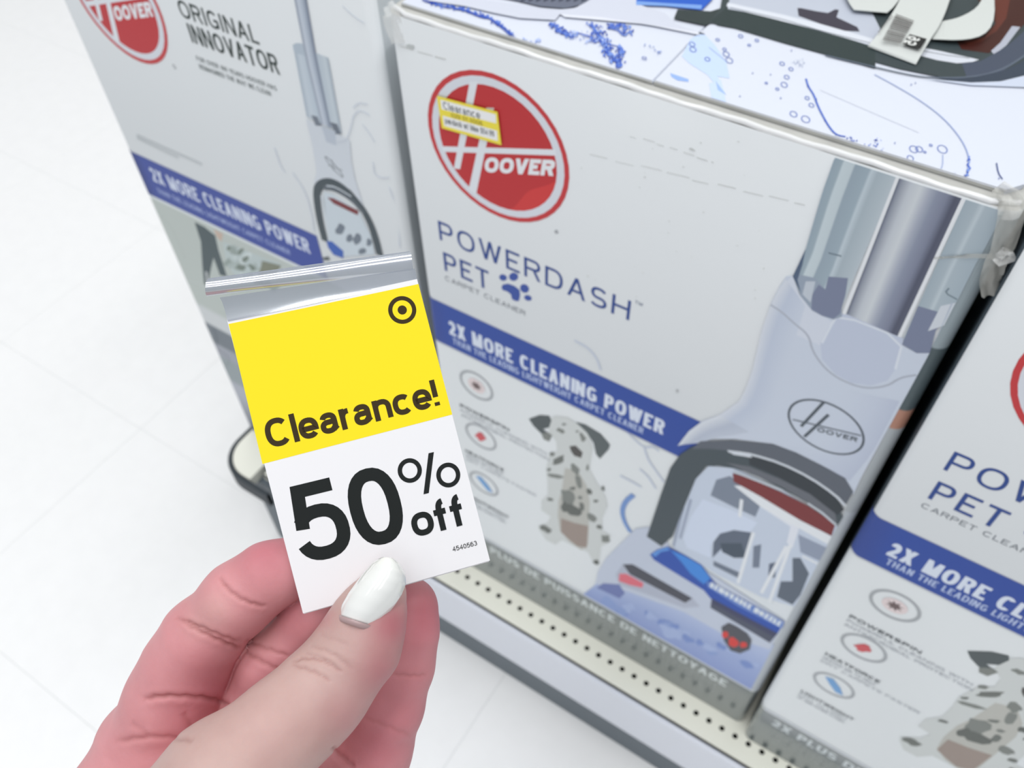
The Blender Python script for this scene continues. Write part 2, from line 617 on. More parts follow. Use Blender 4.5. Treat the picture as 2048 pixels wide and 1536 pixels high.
# dark rubber edging round the end cap
e_out = [(XS0 - .0075, 0.45), (XS0 - .0075, 0.05)] + outline(0.0375, XS0 - .0075, YF - 0.0155, 0, 1, 14)[3:] + [(cells_x0 + .03, YF - 0.0155)]
V2, F2 = ribbon(e_out, 0.005)
bm = bmesh.new()
top_v = [bm.verts.new((v[0], v[1], -0.001)) for v in V2]
bot_v = [bm.verts.new((v[0], v[1], -0.022)) for v in V2]
for f in F2:
    bm.faces.new([top_v[i] for i in f])
    bm.faces.new([bot_v[i] for i in f][::-1])
for i in range(0, len(V2) - 2, 2):
    bm.faces.new((top_v[i], top_v[i + 2], bot_v[i + 2], bot_v[i]))
    bm.faces.new((top_v[i + 1], bot_v[i + 1], bot_v[i + 3], top_v[i + 3]))
sh(bm_obj('rubber_edging', bm, M_rubber))
prism('end_panel', outline(0.034, XS0 + 0.006, YF - 0.004, cells_x0 + 0.03, 0.45), ZF, -0.014, M_kick)
sh(bm_obj('front_rail', box_bm(cells_x0 + 0.022, XS1, YF - 0.0047, YF - .0001, -0.080, -0.0003, 0.0015, 3), M_fascia, smooth=False))
sh(bm_obj('kick_plate', box_bm(cells_x0 + 0.03, XS1, YF + 0.003, YF + 0.006, ZF, -0.03), M_kick))
sh(bm_obj('hole_shade_sheet', box_bm(cells_x0 + .03, XS1, YF + .0065, 0.44, -0.03, -0.028), M_dark))  # dark sheet added below the deck so the punched holes look dark
sh(bm_obj('back_panel', box_bm(XS0, XS1, 0.45, 0.47, ZF, 1.3), M_deck))
sh(bm_obj('upright', box_bm(XS1, XS1 + .03, 0.42, 0.47, ZF, 1.3, .002), M_dark))

# ------------------------------------------------------------------ boxes
HB = 0.58
DEP = 0.34
RB = 0.0065


def surf_fn(x0, x1):
    def f(x):
        d = min(x - x0, x1 - x)
        if d >= RB:
            return 0.0
        d = max(d, 0.0)
        return -(RB - math.sqrt(max(RB * RB - (RB - d) ** 2, 0)))
    return f


def carton(root, x0, x1, dark_left=False, dark_right=False):
    """carton body relative to the box's own origin (front face at y=0)"""
    bm = bmesh.new()
    pts = []
    for (cx, cy, a0) in ((x0 + RB, RB, 180), (x1 - RB, RB, 270), (x1 - RB, DEP - RB, 0), (x0 + RB, DEP - RB, 90)):
        for i in range(7):
            a = math.radians(a0 + 15 * i)
            pts.append((cx + RB * math.cos(a), cy + RB * math.sin(a)))
    n = len(pts)
    zt = HB - 0.0024
    lo = [bm.verts.new((p[0], p[1], 0.0008)) for p in pts]
    hi = [bm.verts.new((p[0], p[1], zt)) for p in pts]
    for i in range(n):
        f = bm.faces.new((lo[i], lo[(i + 1) % n], hi[(i + 1) % n], hi[i]))
        f.smooth = True
        nx = (pts[i][0] + pts[(i + 1) % n][0]) / 2
        ny = (pts[i][1] + pts[(i + 1) % n][1]) / 2
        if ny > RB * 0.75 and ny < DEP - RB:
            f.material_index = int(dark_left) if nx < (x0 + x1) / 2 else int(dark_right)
    bm.faces.new(lo[::-1])
    f = bm.faces.new(hi)
    f.material_index = 2
    o = bm_obj('carton', bm, M_paper, root)
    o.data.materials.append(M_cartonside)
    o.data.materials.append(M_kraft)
    o.data.materials.append(M_gapshade)
    # folded top edge: rounded bar along the front, with soft dents
    V, Fc = [], []
    nl = 60
    for i in range(nl + 1):
        x = x0 + 0.002 + (x1 - x0 - 0.004) * i / nl
        endf = min(1, i / 2.0, (nl - i) / 2.0)
        dz = 0.0003 * math.sin(i * .55) + 0.0002 * math.sin(i * 1.7)
        back = (1 - min(1, endf)) * 0.004
        for k in range(9):
            a = math.radians(-20 + 220 * k / 8)
            r = 0.0014
            V.append((x, 0.0014 - r * math.cos(a) + back, HB - 0.0018 + dz + (r * math.sin(a)) * (0.75 + .25 * endf)))
    for i in range(nl):
        for k in range(8):
            Fc.append((i * 9 + k, i * 9 + k + 1, (i + 1) * 9 + k + 1, (i + 1) * 9 + k))
    rim = mesh_obj('folded_edge', V, Fc, M_rim, root, True)
    return o


def band(pr, x0, x1, z0, z1, cfun, nx=48, nz=2):
    uv, cc, ff = [], [], []
    xs = sorted(set([x0 + RB * t for t in (0, .02, .08, .18, .3, .45, .6, .8, 1)] + [x1 - RB * t for t in (0, .02, .08, .18, .3, .45, .6, .8, 1)] + list(np.linspace(x0 + RB, x1 - RB, nx))))
    for x in xs:
        for j in range(nz):
            z = z0 + (z1 - z0) * j / (nz - 1)
            uv.append((x, z))
            cc.append(pr.c(cfun(x, z)))
    for i in range(len(xs) - 1):
        for j in range(nz - 1):
            ff.append((i * nz + j, (i + 1) * nz + j, (i + 1) * nz + j + 1, i * nz + j + 1))
    pr.add(uv, ff, cc)


BX0, BX1 = -0.0025, 0.2990
KF = 1.1
P_front = Plane((0, 0, 0), (1, 0, 0), (0, 0, 1), (0, -1, 0), KF)
mid = empty('vacuum_box', (0.148, 0.15, 0.0), 'central white carpet cleaner box with a yellow clearance sticker on its red logo', 'box', 'carpet cleaner boxes on the shelf')
mid.location = (0, 0, 0)
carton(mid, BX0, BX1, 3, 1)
sf = surf_fn(BX0, BX1)
BLUE = (50, 78, 158)
WHITE = (226, 230, 234)
INKB = (48, 74, 140)


def c8(x, y):
    return (850 + x / 4.516, 120 + y / 4.516)


def cB(x, y):
    return (1450 + x / 3.072, 300 + y / 3.072)


def cE(x, y):
    return (1250 + x / 2.56, 700 + y / 2.56)


def cF(x, y):
    return (1100 + x / 3.7236, 1040 + y / 3.7236)


def c5(x, y):
    return (880 + x / 3.2, 720 + y / 3.2)


def c4(x, y):
    return (850 + x / 3.0717, 550 + y / 3.0717)


def L8(fn, *p):
    return [fn(p[i], p[i + 1]) for i in range(0, len(p), 2)]


# --- round red logo
RED = (188, 52, 56)
pr = Print(P_front, 0.00012)
lc, lr = (0.0614, 0.5190), 0.0443
pr.disc_uv(lc, lr, (196, 62, 66))
pr.disc_uv(lc, lr * .935, (214, 218, 226))
pr.disc_uv(lc, lr * .835, RED)
# lighter red lens shape printed in the lower right of the disc
pts = []
for i in range(13):
    a = math.radians(-78 + 70 * i / 12)
    pts.append((lc[0] + lr * .83 * math.cos(a), lc[1] + lr * .83 * math.sin(a)))
for i in range(13):
    t = i / 12
    a = (1 - t) * -8 + t * -78
    r = .83 - .22 * math.sin(math.pi * t)
    pts.append((lc[0] + lr * r * math.cos(math.radians(a)), lc[1] + lr * r * math.sin(math.radians(a))))
pr.poly_uv(pts, (206, 62, 62))
for q in (L8(c8, 150, 778, 1180, 808, 1185, 862, 165, 828), L8(c8, 405, 195, 478, 190, 318, 985, 262, 978), L8(c8, 556, 428, 625, 432, 462, 1218, 396, 1168)):
    pr.poly(q, (222, 226, 232))
pr.text('OOVER', c8(535, 1012), c8(1160, 1046), c8(548, 876), (228, 230, 234), 0.26, 0.06)
pr.line([(1110, 463), (1112, 460), (1115, 461), (1116, 465), (1112, 466)], 1.4, (120, 124, 130), True)
pr.build('logo_print', M_print, mid, 'red disc logo with white H and lettering')

# --- product name
pr = Print(P_front, 0.00012)
pr.text('POWERDASH', (880, 479), (1259, 634), (877, 441), INKB, 0.125, 0.2, True)
pr.text('TM', (1270, 606), (1285, 612), (1269, 599), (120, 130, 150), 0.16, 0.2, True)
pr.text('PET', (890, 540), (979, 575), (886, 503), INKB, 0.13, 0.2, True)
pr.build('name_lettering', M_print, mid, 'thin blue capitals')
pr = Print(P_front, 0.00012)
for (x, y, r, sq, a) in ((480, 15, 24, .8, 20), (545, 10, 28, .9, 0), (612, 82, 29, .85, 40), (633, 140, 24, .7, 20)):
    pr.ell(c4(x, y), (r / 3.07 * math.cos(math.radians(a)), r / 3.07 * math.sin(math.radians(a))), (-r * sq / 3.07 * math.sin(math.radians(a)), r * sq / 3.07 * math.cos(math.radians(a))), (60, 84, 160))
pr.poly(L8(c4, 470, 75, 478, 58, 510, 52, 550, 66, 582, 92, 585, 125, 578, 158, 560, 160, 535, 148, 528, 118, 505, 100, 478, 92), (60, 84, 160))
pr.build('paw_print', M_print, mid, 'dark blue paw mark')
pr = Print(P_front, 0.00012)
pr.text('CARPET CLEANER', (891, 560), (1051, 624), (889, 550), (110, 116, 124), 0.13, 0.16, True)
pr.build('subtitle_lettering', M_print, mid)

# --- photo background and water marks lower right
pr = Print(P_front, 0.0001, sf)
band(pr, BX0, BX1, 0.0775, 0.335, lambda x, z: tuple(np.array((226, 230, 232)) * (1 - .25 * max(0, (x - .12) / .17) * max(0, (.3 - z) / .22)) + np.array((170, 190, 220)) * .25 * max(0, (x - .12) / .17) * max(0, (.3 - z) / .22)), 24, 6)
pr.build('photo_backdrop', M_print, mid)

# --- dog
pr = Print(P_front, 0.00035)
DG, DD, DS, DB = (206, 210, 209), (84, 92, 94), (128, 132, 128), (156, 142, 134)
pr.poly(L8(c5, 690, 380, 740, 355, 820, 365, 880, 405, 950, 470, 980, 560, 965, 640, 960, 700, 1010, 790, 1060, 870, 1075, 930, 1040, 1010, 1040, 1090, 1095, 1120, 1080, 1170, 1030, 1190, 1020, 1290, 990, 1310, 950, 1230, 860, 1190, 780, 1150, 740, 1180, 680, 1150, 640, 1090, 630, 1060, 690, 1040, 710, 1000, 650, 960, 650, 900, 690, 860, 690, 780, 680, 700, 700, 610, 750, 580, 745, 520, 700, 460), DG)
pr.poly(L8(c5, 800, 690, 880, 700, 940, 800, 960, 900, 950, 1180, 905, 1215, 830, 1160, 770, 1090, 755, 1000, 760, 900, 780, 840), (186, 186, 180))
pr.poly(L8(c5, 775, 1010, 860, 1040, 950, 1060, 940, 1200, 880, 1190, 830, 1150, 775, 1100), DB)
pr.poly(L8(c5, 570, 375, 640, 350, 700, 355, 715, 385, 700, 430, 660, 440, 700, 470, 690, 500, 640, 460, 600, 420), DD)
pr.poly(L8(c5, 870, 395, 930, 410, 1030, 470, 1090, 540, 1080, 570, 1025, 630, 1000, 600, 985, 530, 940, 460), (92, 100, 102))
pr.poly(L8(c5, 650, 470, 690, 460, 720, 480, 700, 520, 665, 505), DS)
for (x, y, r, sq, a) in ((775, 450, 34, .45, 25), (915, 495, 32, .5, 60), (795, 410, 14, .6, 0), (880, 455, 12, .6, 0)):
    pr.blob(c5(x, y), r / 3.2, DS, sq, a)
pr.poly(L8(c5, 830, 550, 870, 545, 915, 590, 905, 625, 860, 610, 840, 580), (84, 82, 80))
for (x, y, r, sq, a) in ((760, 640, 45, .55, -25), (720, 600, 18, .7, 0), (870, 700, 38, .6, 60), (890, 780, 45, .45, 70), (740, 740, 46, .3, 5), (850, 820, 20, .6, 0), (960, 840, 22, .7, 60), (1045, 820, 16, .7, 60), (945, 690, 20, .5, 90), (820, 880, 55, .7, 60), (850, 960, 52, .7, 20), (910, 930, 28, .6, 80), (970, 1000, 38, .5, 40), (680, 1080, 36, .55, 25), (1060, 1140, 30, .8, 0), (1000, 1290, 22, .6, 20), (1020, 1065, 20, .7, 0), (800, 940, 34, .6, 90), (705, 890, 20, .5, 10), (700, 700, 14, .7, 0), (1000, 900, 14, .6, 0), (900, 880, 16, .7, 0)):
    pr.blob(c5(x, y), r / 3.2, random.choice([(112, 116, 112), (128, 132, 128), (100, 104, 100)]), sq, a)
pr.build('dog_print', M_print, mid, 'spotted black and white puppy picture')

# --- feature icons with captions
pr = Print(P_front, 0.00035)
icons = [((953, 771), 'a'), ((962, 873), 'b'), ((968, 967), 'c')]
for (cx, cy), kd in icons:
    c_uv = P_front.uv((cx, cy))
    R_ = 0.0148
    pr.disc_uv(c_uv, R_, (168, 172, 176), R_ * .86)
    if kd == 'a':
        pr.disc_uv(c_uv, R_ * .5, (226, 212, 212))
        st = [(c_uv[0] + R_ * (.36 if i % 2 else .18) * math.cos(i * math.pi / 8), c_uv[1] + R_ * (.36 if i % 2 else .18) * math.sin(i * math.pi / 8)) for i in range(16)]
        pr.poly_uv(st, (112, 96, 96))
    elif kd == 'b':
        pr.blob((cx, cy), 11, (206, 92, 98), .6, 30, 12, .25)
    else:
        pr.poly([(cx - 16, cy - 16), (cx - 6, cy - 14), (cx + 8, cy + 2), (cx + 18, cy + 18), (cx + 8, cy + 14), (cx - 4, cy)], (120, 166, 214))
CG = (142, 148, 152)
caps = [((920, 806), ('POWERSPIN', 74), ('Powerful cleaning with'.upper(), 128), ('ANTIMICROBIAL PROTECTION', 132)),
        ((931, 897), ('HEATFORCE', 62), ('HEATED AIR TO HELP', 60), ('DRY CARPETS FASTER', 112)),
        ((942, 990), ('LIGHTWEIGHT', 66), ('EASY TO CARRY', 60), ('UP AND DOWN STAIRS', 60))]
for p0, *ls in caps:
    a = P_front.uv(p0)
    z = a[1]
    for i, (t, w) in enumerate(ls):
        hh = 0.0042 if i == 0 else 0.0034
        ww = w / 1650.
        V, Fc = text_geo(t, ww / hh, 0.2 if i == 0 else .15, 0.1)
        pr.add([(a[0] + v[0] * hh, z - hh + v[1] * hh, v[2]) for v in V], Fc, [pr.c((96, 102, 106) if i == 0 else (168, 172, 178))] * len(V))
        z -= 0.0066 if i == 0 else .0058
pr.build('feature_icons', M_print, mid, 'three ringed icons with grey captions')

# --- blue banner
pr = Print(P_front, 0.0004, sf)
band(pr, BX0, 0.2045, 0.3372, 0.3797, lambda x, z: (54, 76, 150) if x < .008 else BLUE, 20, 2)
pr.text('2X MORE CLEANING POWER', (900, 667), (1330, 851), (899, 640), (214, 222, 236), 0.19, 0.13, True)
pr.text('THAN THE LEADING LIGHTWEIGHT CARPET CLEANER', (907, 686), (1289, 851), (906, 674), (176, 190, 222), 0.17, 0.15, True)
pr.build('banner_print', M_print, mid, 'blue stripe with white capitals')

# --- grey bottom band with french line
pr = Print(P_front, 0.0004, sf)
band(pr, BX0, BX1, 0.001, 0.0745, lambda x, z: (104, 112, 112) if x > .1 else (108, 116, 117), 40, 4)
band(pr, BX0, BX1, 0.0745, 0.0790, lambda x, z: (196, 202, 208), 40, 2)
V, Fc = text_geo('2X PLUS DE PUISSANCE DE NETTOYAGE', 0.262 / 0.0125, 0.2, 0.12)
pr.add([(0.012 + v[0] * 0.0125, 0.0555 + v[1] * 0.0125, v[2]) for v in V], Fc, [pr.c((196, 204, 206))] * len(V))
for j in range(3):
    V, Fc = text_geo('QUE LE NETTOYEUR LEGER POUR TAPIS LE PLUS VENDU', 0.25 / 0.0042, 0.16, 0.14)
    pr.add([(0.016 + v[0] * 0.0042, 0.047 - j * .0075 + v[1] * 0.0042, v[2]) for v in V], Fc, [pr.c((140, 147, 148))] * len(V))
pr.build('bottom_band_print', M_gloss, mid, 'grey strip with pale french capitals')

# --- machine picture
pr = Print(P_front, 0.0005)
pr.clip = (0, BX1 - RB + .0004, .0775, HB - .0028)
# faint veins of splashing water
for ln in (L8(c4, 1240, 960, 1290, 1010, 1350, 1060, 1400, 1050, 1440, 1080), L8(c4, 1350, 1060, 1370, 1130, 1420, 1200, 1470, 1270), L8(c4, 1320, 1190, 1370, 1230, 1420, 1310), L8(c4, 920, 400, 1000, 440, 1060, 510, 1080, 580), L8(c4, 1200, 1230, 1260, 1260, 1330, 1300)):
    pr.line(ln, 3, (196, 204, 220), False, 2)
pr.line(L8(c5, 1240, 860, 1190, 900, 1165, 960, 1180, 1030, 1220, 1100), 7, (118, 150, 204), False, 2)
# rug and cleaner foot
pr.strip(L8(cF, 250, 560, 640, 800, 1040, 1010, 1500, 1300), L8(cF, 380, 440, 760, 520, 1200, 720, 1680, 930), [(0, (142, 158, 206)), (.5, (158, 174, 214)), (1, (186, 198, 226))], 8)
for i in range(26):
    t = random.random()
    u = random.random()
    x = 420 + 1150 * t
    pr.blob(cF(x, 560 + 480 * t + u * 90), random.uniform(8, 18), random.choice([(124, 146, 202), (166, 182, 220), (140, 160, 208)]), .5, 30, 9, .4)
pr.poly(L8(cF, 340, 470, 360, 380, 420, 280, 520, 180, 640, 60, 800, 40, 900, 200, 1240, 420, 1740, 740, 1690, 860, 1640, 960, 1300, 850, 1000, 680, 560, 520), (196, 204, 220))
pr.poly(L8(cF, 490, 400, 540, 330, 600, 320, 1060, 570, 1120, 640, 1000, 650, 700, 540, 520, 480), (180, 186, 202))
pr.poly(L8(cF, 545, 325, 620, 325, 1062, 578, 1010, 612, 600, 400), (78, 80, 90))
pr.poly(L8(cF, 520, 395, 570, 395, 700, 465, 690, 500, 600, 480, 515, 450), (222, 112, 126))
pr.poly(L8(cF, 350, 500, 400, 465, 520, 475, 560, 540, 520, 580), (112, 124, 176))
# see-through window of the head
pr.poly(L8(cE, 260, 960, 300, 810, 360, 660, 430, 590, 560, 600, 820, 720, 1090, 900, 1060, 950, 960, 1150, 870, 1310, 700, 1260, 480, 1150, 250, 1010), (198, 208, 224))
pr.poly(L8(cE, 400, 760, 560, 820, 680, 880, 640, 930, 560, 915, 480, 940, 440, 1000, 440, 1060, 320, 1010, 300, 960, 340, 850), (208, 218, 236))
pr.poly(L8(cE, 440, 740, 470, 660, 540, 640, 620, 700, 700, 780, 670, 850, 560, 800), (126, 136, 152))
pr.poly(L8(cE, 450, 1060, 455, 980, 490, 935, 560, 918, 650, 930, 640, 1000, 620, 1060, 570, 1050, 500, 1010), (98, 108, 124))
pr.poly(L8(cE, 490, 985, 600, 985, 620, 1060, 560, 1060, 500, 1030), (74, 86, 100))
pr.poly(L8(cE, 455, 1075, 600, 1140, 595, 1170, 455, 1100), (112, 122, 138))
pr.poly(L8(cE, 860, 1060, 900, 1060, 945, 1140, 900, 1250, 860, 1300, 780, 1260, 800, 1180, 860, 1180), (96, 106, 120))
pr.poly(L8(cE, 660, 1000, 700, 990, 690, 1110, 655, 1110), (118, 128, 146))
pr.poly(L8(cE, 740, 1090, 780, 1080, 770, 1160, 735, 1160), (96, 106, 126))
pr.poly(L8(cE, 700, 760, 880, 830, 900, 860, 890, 920, 860, 1010, 830, 980, 850, 900, 700, 800), (224, 228, 238))
pr.poly(L8(cE, 560, 690, 620, 690, 1060, 950, 1040, 990, 700, 800), (228, 232, 240))
pr.poly(L8(cE, 890, 940, 1040, 1010, 1010, 1080, 900, 1030), (146, 156, 176))
for a, b in (((660, 930), (580, 1190)), ((850, 990), (740, 1290)), ((600, 760), (590, 850)), ((830, 1000), (700, 1240)), ((910, 1050), (990, 1090))):
    pr.line([cE(*a), cE(*b)], 5, (228, 232, 240))
for a, b in (((300, 800), (250, 1000)), ((340, 760), (285, 960))):
    pr.line([cE(*a), cE(*b)], 4, (160, 170, 190))
# main body
body = L8(cB, 420, 765, 380, 770, 330, 850, 285, 940, 230, 1100, 190, 1270) + [(1505, 745), (1484, 797), (1461, 821), (1406, 840), (1379, 860), (1356, 890), (1420, 876), (1470, 876)] + L8(cE, 760, 475, 880, 520, 1020, 590, 1130, 650, 1172, 735) + [(1722, 955), (1812, 792), (1897, 637)] + L8(cB, 1290, 1230, 1180, 1240, 1090, 1190, 1060, 1135, 745, 1000, 670, 1035, 600, 1010, 540, 980, 460, 880)
pr.poly(body, (200, 208, 222))
pr.poly(L8(cB, 420, 765, 330, 850, 250, 1050, 230, 1100, 420, 1120, 600, 1200, 660, 1050, 600, 1010, 540, 980, 460, 880), (208, 214, 226))
pr.poly(L8(cB, 700, 1000, 760, 1000, 1100, 1150, 1090, 1210, 1050, 1340, 1000, 1410, 900, 1440, 780, 1425, 680, 1370, 600, 1280, 590, 1180, 640, 1080), (190, 198, 216))
pr.line(L8(cB, 600, 1180, 650, 1080, 700, 1000, 1100, 1155, 1050, 1340), 4, (214, 220, 230), False, 1)
pr.strip([(1573, 556), (1543, 606), (1525, 658), (1505, 742), (1484, 797), (1440, 828)], [(1612, 610), (1590, 680), (1570, 740), (1550, 800), (1530, 840), (1500, 862)], [(0, (212, 217, 226)), (.35, (190, 199, 216)), (1, (200, 208, 222))], 14)
pr.strip([(1440, 828), (1406, 842), (1379, 862), (1358, 888)], [(1500, 862), (1470, 868), (1440, 872), (1400, 884)], [(0, (216, 221, 228)), (.5, (182, 190, 206)), (1, (190, 198, 212))], 8)
pr.strip([(1700, 780), (1640, 900), (1580, 890)], [(1800, 800), (1745, 905), (1700, 960)], [(0, (200, 208, 222)), (.6, (194, 202, 218)), (1, (186, 194, 212))], 8)
pr.line(L8(cB, 285, 945, 350, 985, 430, 1060, 520, 1130, 540, 1230, 620, 1340, 720, 1410, 860, 1460, 1000, 1445, 1080, 1390, 1180, 1375), 3.5, (172, 178, 190), False, 2)
# clear tank, left part
tl = L8(cB, 705, -34, 600, 260, 500, 600, 425, 770, 470, 890, 540, 980, 600, 1012, 670, 1035)
tr = L8(cB, 1088, 125, 1000, 330, 900, 580, 740, 1000, 735, 1008, 728, 1014, 722, 1018, 716, 1022)
pr.strip(tl[:4], [cB(1097, 81), cB(700, 1010)], [(0, (150, 166, 178)), (.13, (156, 172, 182)), (.16, (196, 208, 214)), (.31, (192, 204, 210)), (.34, (150, 165, 177)), (.56, (156, 172, 183)), (.6, (190, 202, 210)), (.7, (166, 179, 188)), (.9, (176, 188, 196)), (1, (184, 194, 202))], 10)
pr.poly(L8(cB, 425, 770, 470, 760, 560, 780, 720, 960, 722, 1018, 670, 1035, 600, 1012, 540, 980, 470, 890), (150, 162, 178))
pr.poly(L8(cB, 640, 770, 760, 780, 745, 880, 710, 1000, 670, 1030, 600, 1010, 535, 970, 540, 880, 580, 820, 620, 850), (122, 130, 154))
pr.poly(L8(cB, 500, 800, 560, 800, 530, 930, 480, 880), (190, 198, 208))
pr.poly(L8(cB, 420, 770, 500, 600, 480, 700, 450, 790, 470, 870), (84, 100, 124))
pr.line(L8(cB, 640, 625, 720, 645), 3, (110, 124, 136))
pr.line([cB(1099, 81), cB(735, 1000)], 8, (226, 229, 233))
# chrome tube
pr.strip([cB(1109, 78), cB(750, 1000)], [cB(1501, 211), cB(1062, 1135)], [(0, (96, 102, 120)), (.05, (140, 146, 160)), (.2, (190, 196, 204)), (.36, (204, 209, 214)), (.5, (168, 174, 188)), (.62, (140, 147, 166)), (.78, (126, 132, 152)), (.9, (84, 88, 106)), (1, (92, 96, 114))], 12)
# clear tank, right part
pr.strip([cB(1520, 212), cB(1095, 1165)], [cB(1790, 290)] + [(1953, 525)] + [(1897, 637)], [(0, (160, 174, 184)), (.3, (168, 181, 190)), (.42, (190, 201, 208)), (.5, (170, 183, 192)), (1, (164, 178, 188))], 10)
pr.poly(L8(cB, 1190, 950, 1310, 985, 1370, 1010, 1300, 1100, 1262, 1240, 1180, 1240, 1092, 1185), (122, 130, 154))
pr.poly(L8(cB, 1330, 950, 1420, 930, 1350, 1070, 1250, 1105), (204, 210, 218))
pr.line([cB(1512, 206), cB(1075, 1140)], 8, (226, 229, 233))
pr.line(L8(cB, 1380, 840, 1355, 870, 1430, 910), 3, (116, 130, 140), False, 1)
pr.line(L8(cB, 1400, 930, 1290, 1200), 3, (176, 186, 200))
# emblem
ec = cE(1033, 388)
pr.ell(ec, (183 / 2.56, 22 / 2.56), (-58 / 2.56, -138 / 2.56), (78, 86, 94), 3.6)
pr.line([cE(1020, 262), cE(905, 385)], 5, (84, 92, 100))
pr.line([cE(1045, 325), cE(922, 438)], 5, (84, 92, 100))
pr.line([cE(862, 350), cE(1212, 432)], 2.5, (92, 100, 108))
pr.text('OOVER', cE(985, 410), cE(1190, 465), cE(990, 388), (96, 104, 112), 0.22, 0.12)
# carry frame of the head
pr.poly(L8(cE, 115, 950, 185, 740, 235, 600, 285, 530, 345, 490, 420, 470, 530, 500, 640, 550, 800, 620, 950, 690, 1090, 790, 1120, 850, 1090, 895, 1000, 810, 800, 700, 640, 620, 560, 600, 480, 585, 420, 590, 365, 655, 305, 800, 245, 950, 190, 1000), (74, 84, 90))
pr.poly(L8(cE, 345, 500, 390, 462, 550, 455, 760, 475, 880, 520, 1020, 590, 1130, 650, 1172, 720, 1135, 785, 1100, 745, 1010, 680, 900, 615, 760, 558, 640, 520, 530, 508, 440, 500), (96, 102, 112))
pr.poly(L8(cE, 640, 535, 660, 535, 800, 580, 950, 650, 1080, 740, 1125, 810, 1090, 840, 960, 740, 800, 650, 640, 580), (56, 62, 68))
pr.poly(L8(cE, 520, 570, 640, 590, 800, 655, 950, 730, 1080, 830, 1090, 890, 950, 780, 800, 690, 640, 625), (104, 108, 116))
pr.line(L8(cE, 530, 512, 600, 520, 660, 530, 800, 572, 950, 645, 1080, 735, 1130, 790), 5, (206, 212, 220), False, 1)
pr.poly(L8(cE, 530, 512, 640, 525, 655, 545, 560, 530), (210, 216, 224))
pr.poly(L8(cE, 555, 625, 640, 650, 800, 720, 940, 790, 1080, 885, 1060, 945, 900, 865, 700, 745, 560, 668), (124, 56, 58))
pr.line([cE(560, 615), cE(815, 715)], 5, (196, 204, 212))
pr.line(L8(cE, 938, 778, 1010, 825, 1085, 890), 5, (196, 204, 212))
# blue nozzle
pr.poly(L8(cF, 750, 250, 800, 215, 880, 190, 1010, 255, 1130, 325, 1200, 420, 1250, 480, 1750, 750, 1700, 835, 1500, 740, 1200, 575, 1150, 515, 780, 290), (48, 84, 172))
pr.poly(L8(cF, 900, 215, 1010, 262, 1130, 330, 1200, 425, 1150, 470, 1050, 390, 980, 300), (68, 138, 220))
pr.poly(L8(cF, 760, 248, 800, 218, 880, 192, 900, 215, 830, 230, 790, 265), (96, 150, 220))
pr.poly(L8(cF, 1170, 450, 1250, 478, 1750, 750, 1730, 800, 1400, 630, 1180, 490), (106, 136, 200))
pr.text('REMOVABLE NOZZLE', cF(1190, 486), cF(1715, 785), cF(1205, 452), (220, 228, 242), 0.24, 0.1)
pr.poly(L8(cF, 1210, 575, 1500, 730, 1700, 835, 1640, 905, 1400, 760, 1200, 640), (66, 70, 100))
pr.poly(L8(cF, 1210, 610, 1400, 715, 1670, 860, 1640, 905, 1400, 762, 1200, 645), (80, 86, 104))
# round red badge
pr.poly(L8(cF, 1280, 790, 1335, 758, 1400, 790, 1470, 835, 1505, 885, 1490, 955, 1420, 985, 1350, 965, 1300, 890), (82, 84, 92))
for (x, y, r) in ((1308, 845, 26), (1372, 905, 38), (1445, 920, 27), (1360, 880, 22)):
    pr.blob(cF(x, y), r / 3.72, (214, 66, 62), .9, 0, 12, .15)
pr.build('machine_print', M_print, mid, 'grey upright carpet cleaner picture with chrome tube')
# printed strip running down the rounded right-hand edge
pr = Print(P_front, 0.0006, sf)


def edgecol(x, z):
    if z > .50:
        return (150, 162, 168)
    if z > .455:
        return (84, 96, 100)
    if z > .44:
        return (176, 130, 112)
    if z > .36:
        return (168, 174, 178)
    return (182, 188, 194)


uv, cc, ff = [], [], []
zs = [.0775, .2, .3, .36, .361, .44, .441, .455, .456, .50, .501, .54, .5735]
xs = [BX1 - RB * t for t in (0, .02, .08, .18, .3, .45, .6, .8, 1)][::-1]
for z in zs:
    for x in xs:
        uv.append((x, z)); cc.append(pr.c(edgecol(x, z)))
n = len(xs)
for i in range(len(zs) - 1):
    for j in range(n - 1):
        ff.append((i * n + j, i * n + j + 1, (i + 1) * n + j + 1, (i + 1) * n + j))
pr.add(uv, ff, cc)
pr.build('edge_print', M_print, mid)

# ---- copy of the whole box to its right (same artwork)
right = empty('vacuum_box', (0, 0, 0), 'white carpet cleaner box without a sticker, right of the box with a yellow sticker', 'box', 'carpet cleaner boxes on the shelf')
for ch in list(mid.children):
    c = ch.copy()
    COL.objects.link(c)
    c.parent = right
right.location = (0.3065, -0.0085, 0.0)
for src in list(right.children):
    if src.name.startswith('carton'):
        src.data = src.data.copy()
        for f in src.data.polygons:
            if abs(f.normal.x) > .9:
                f.material_index = 1

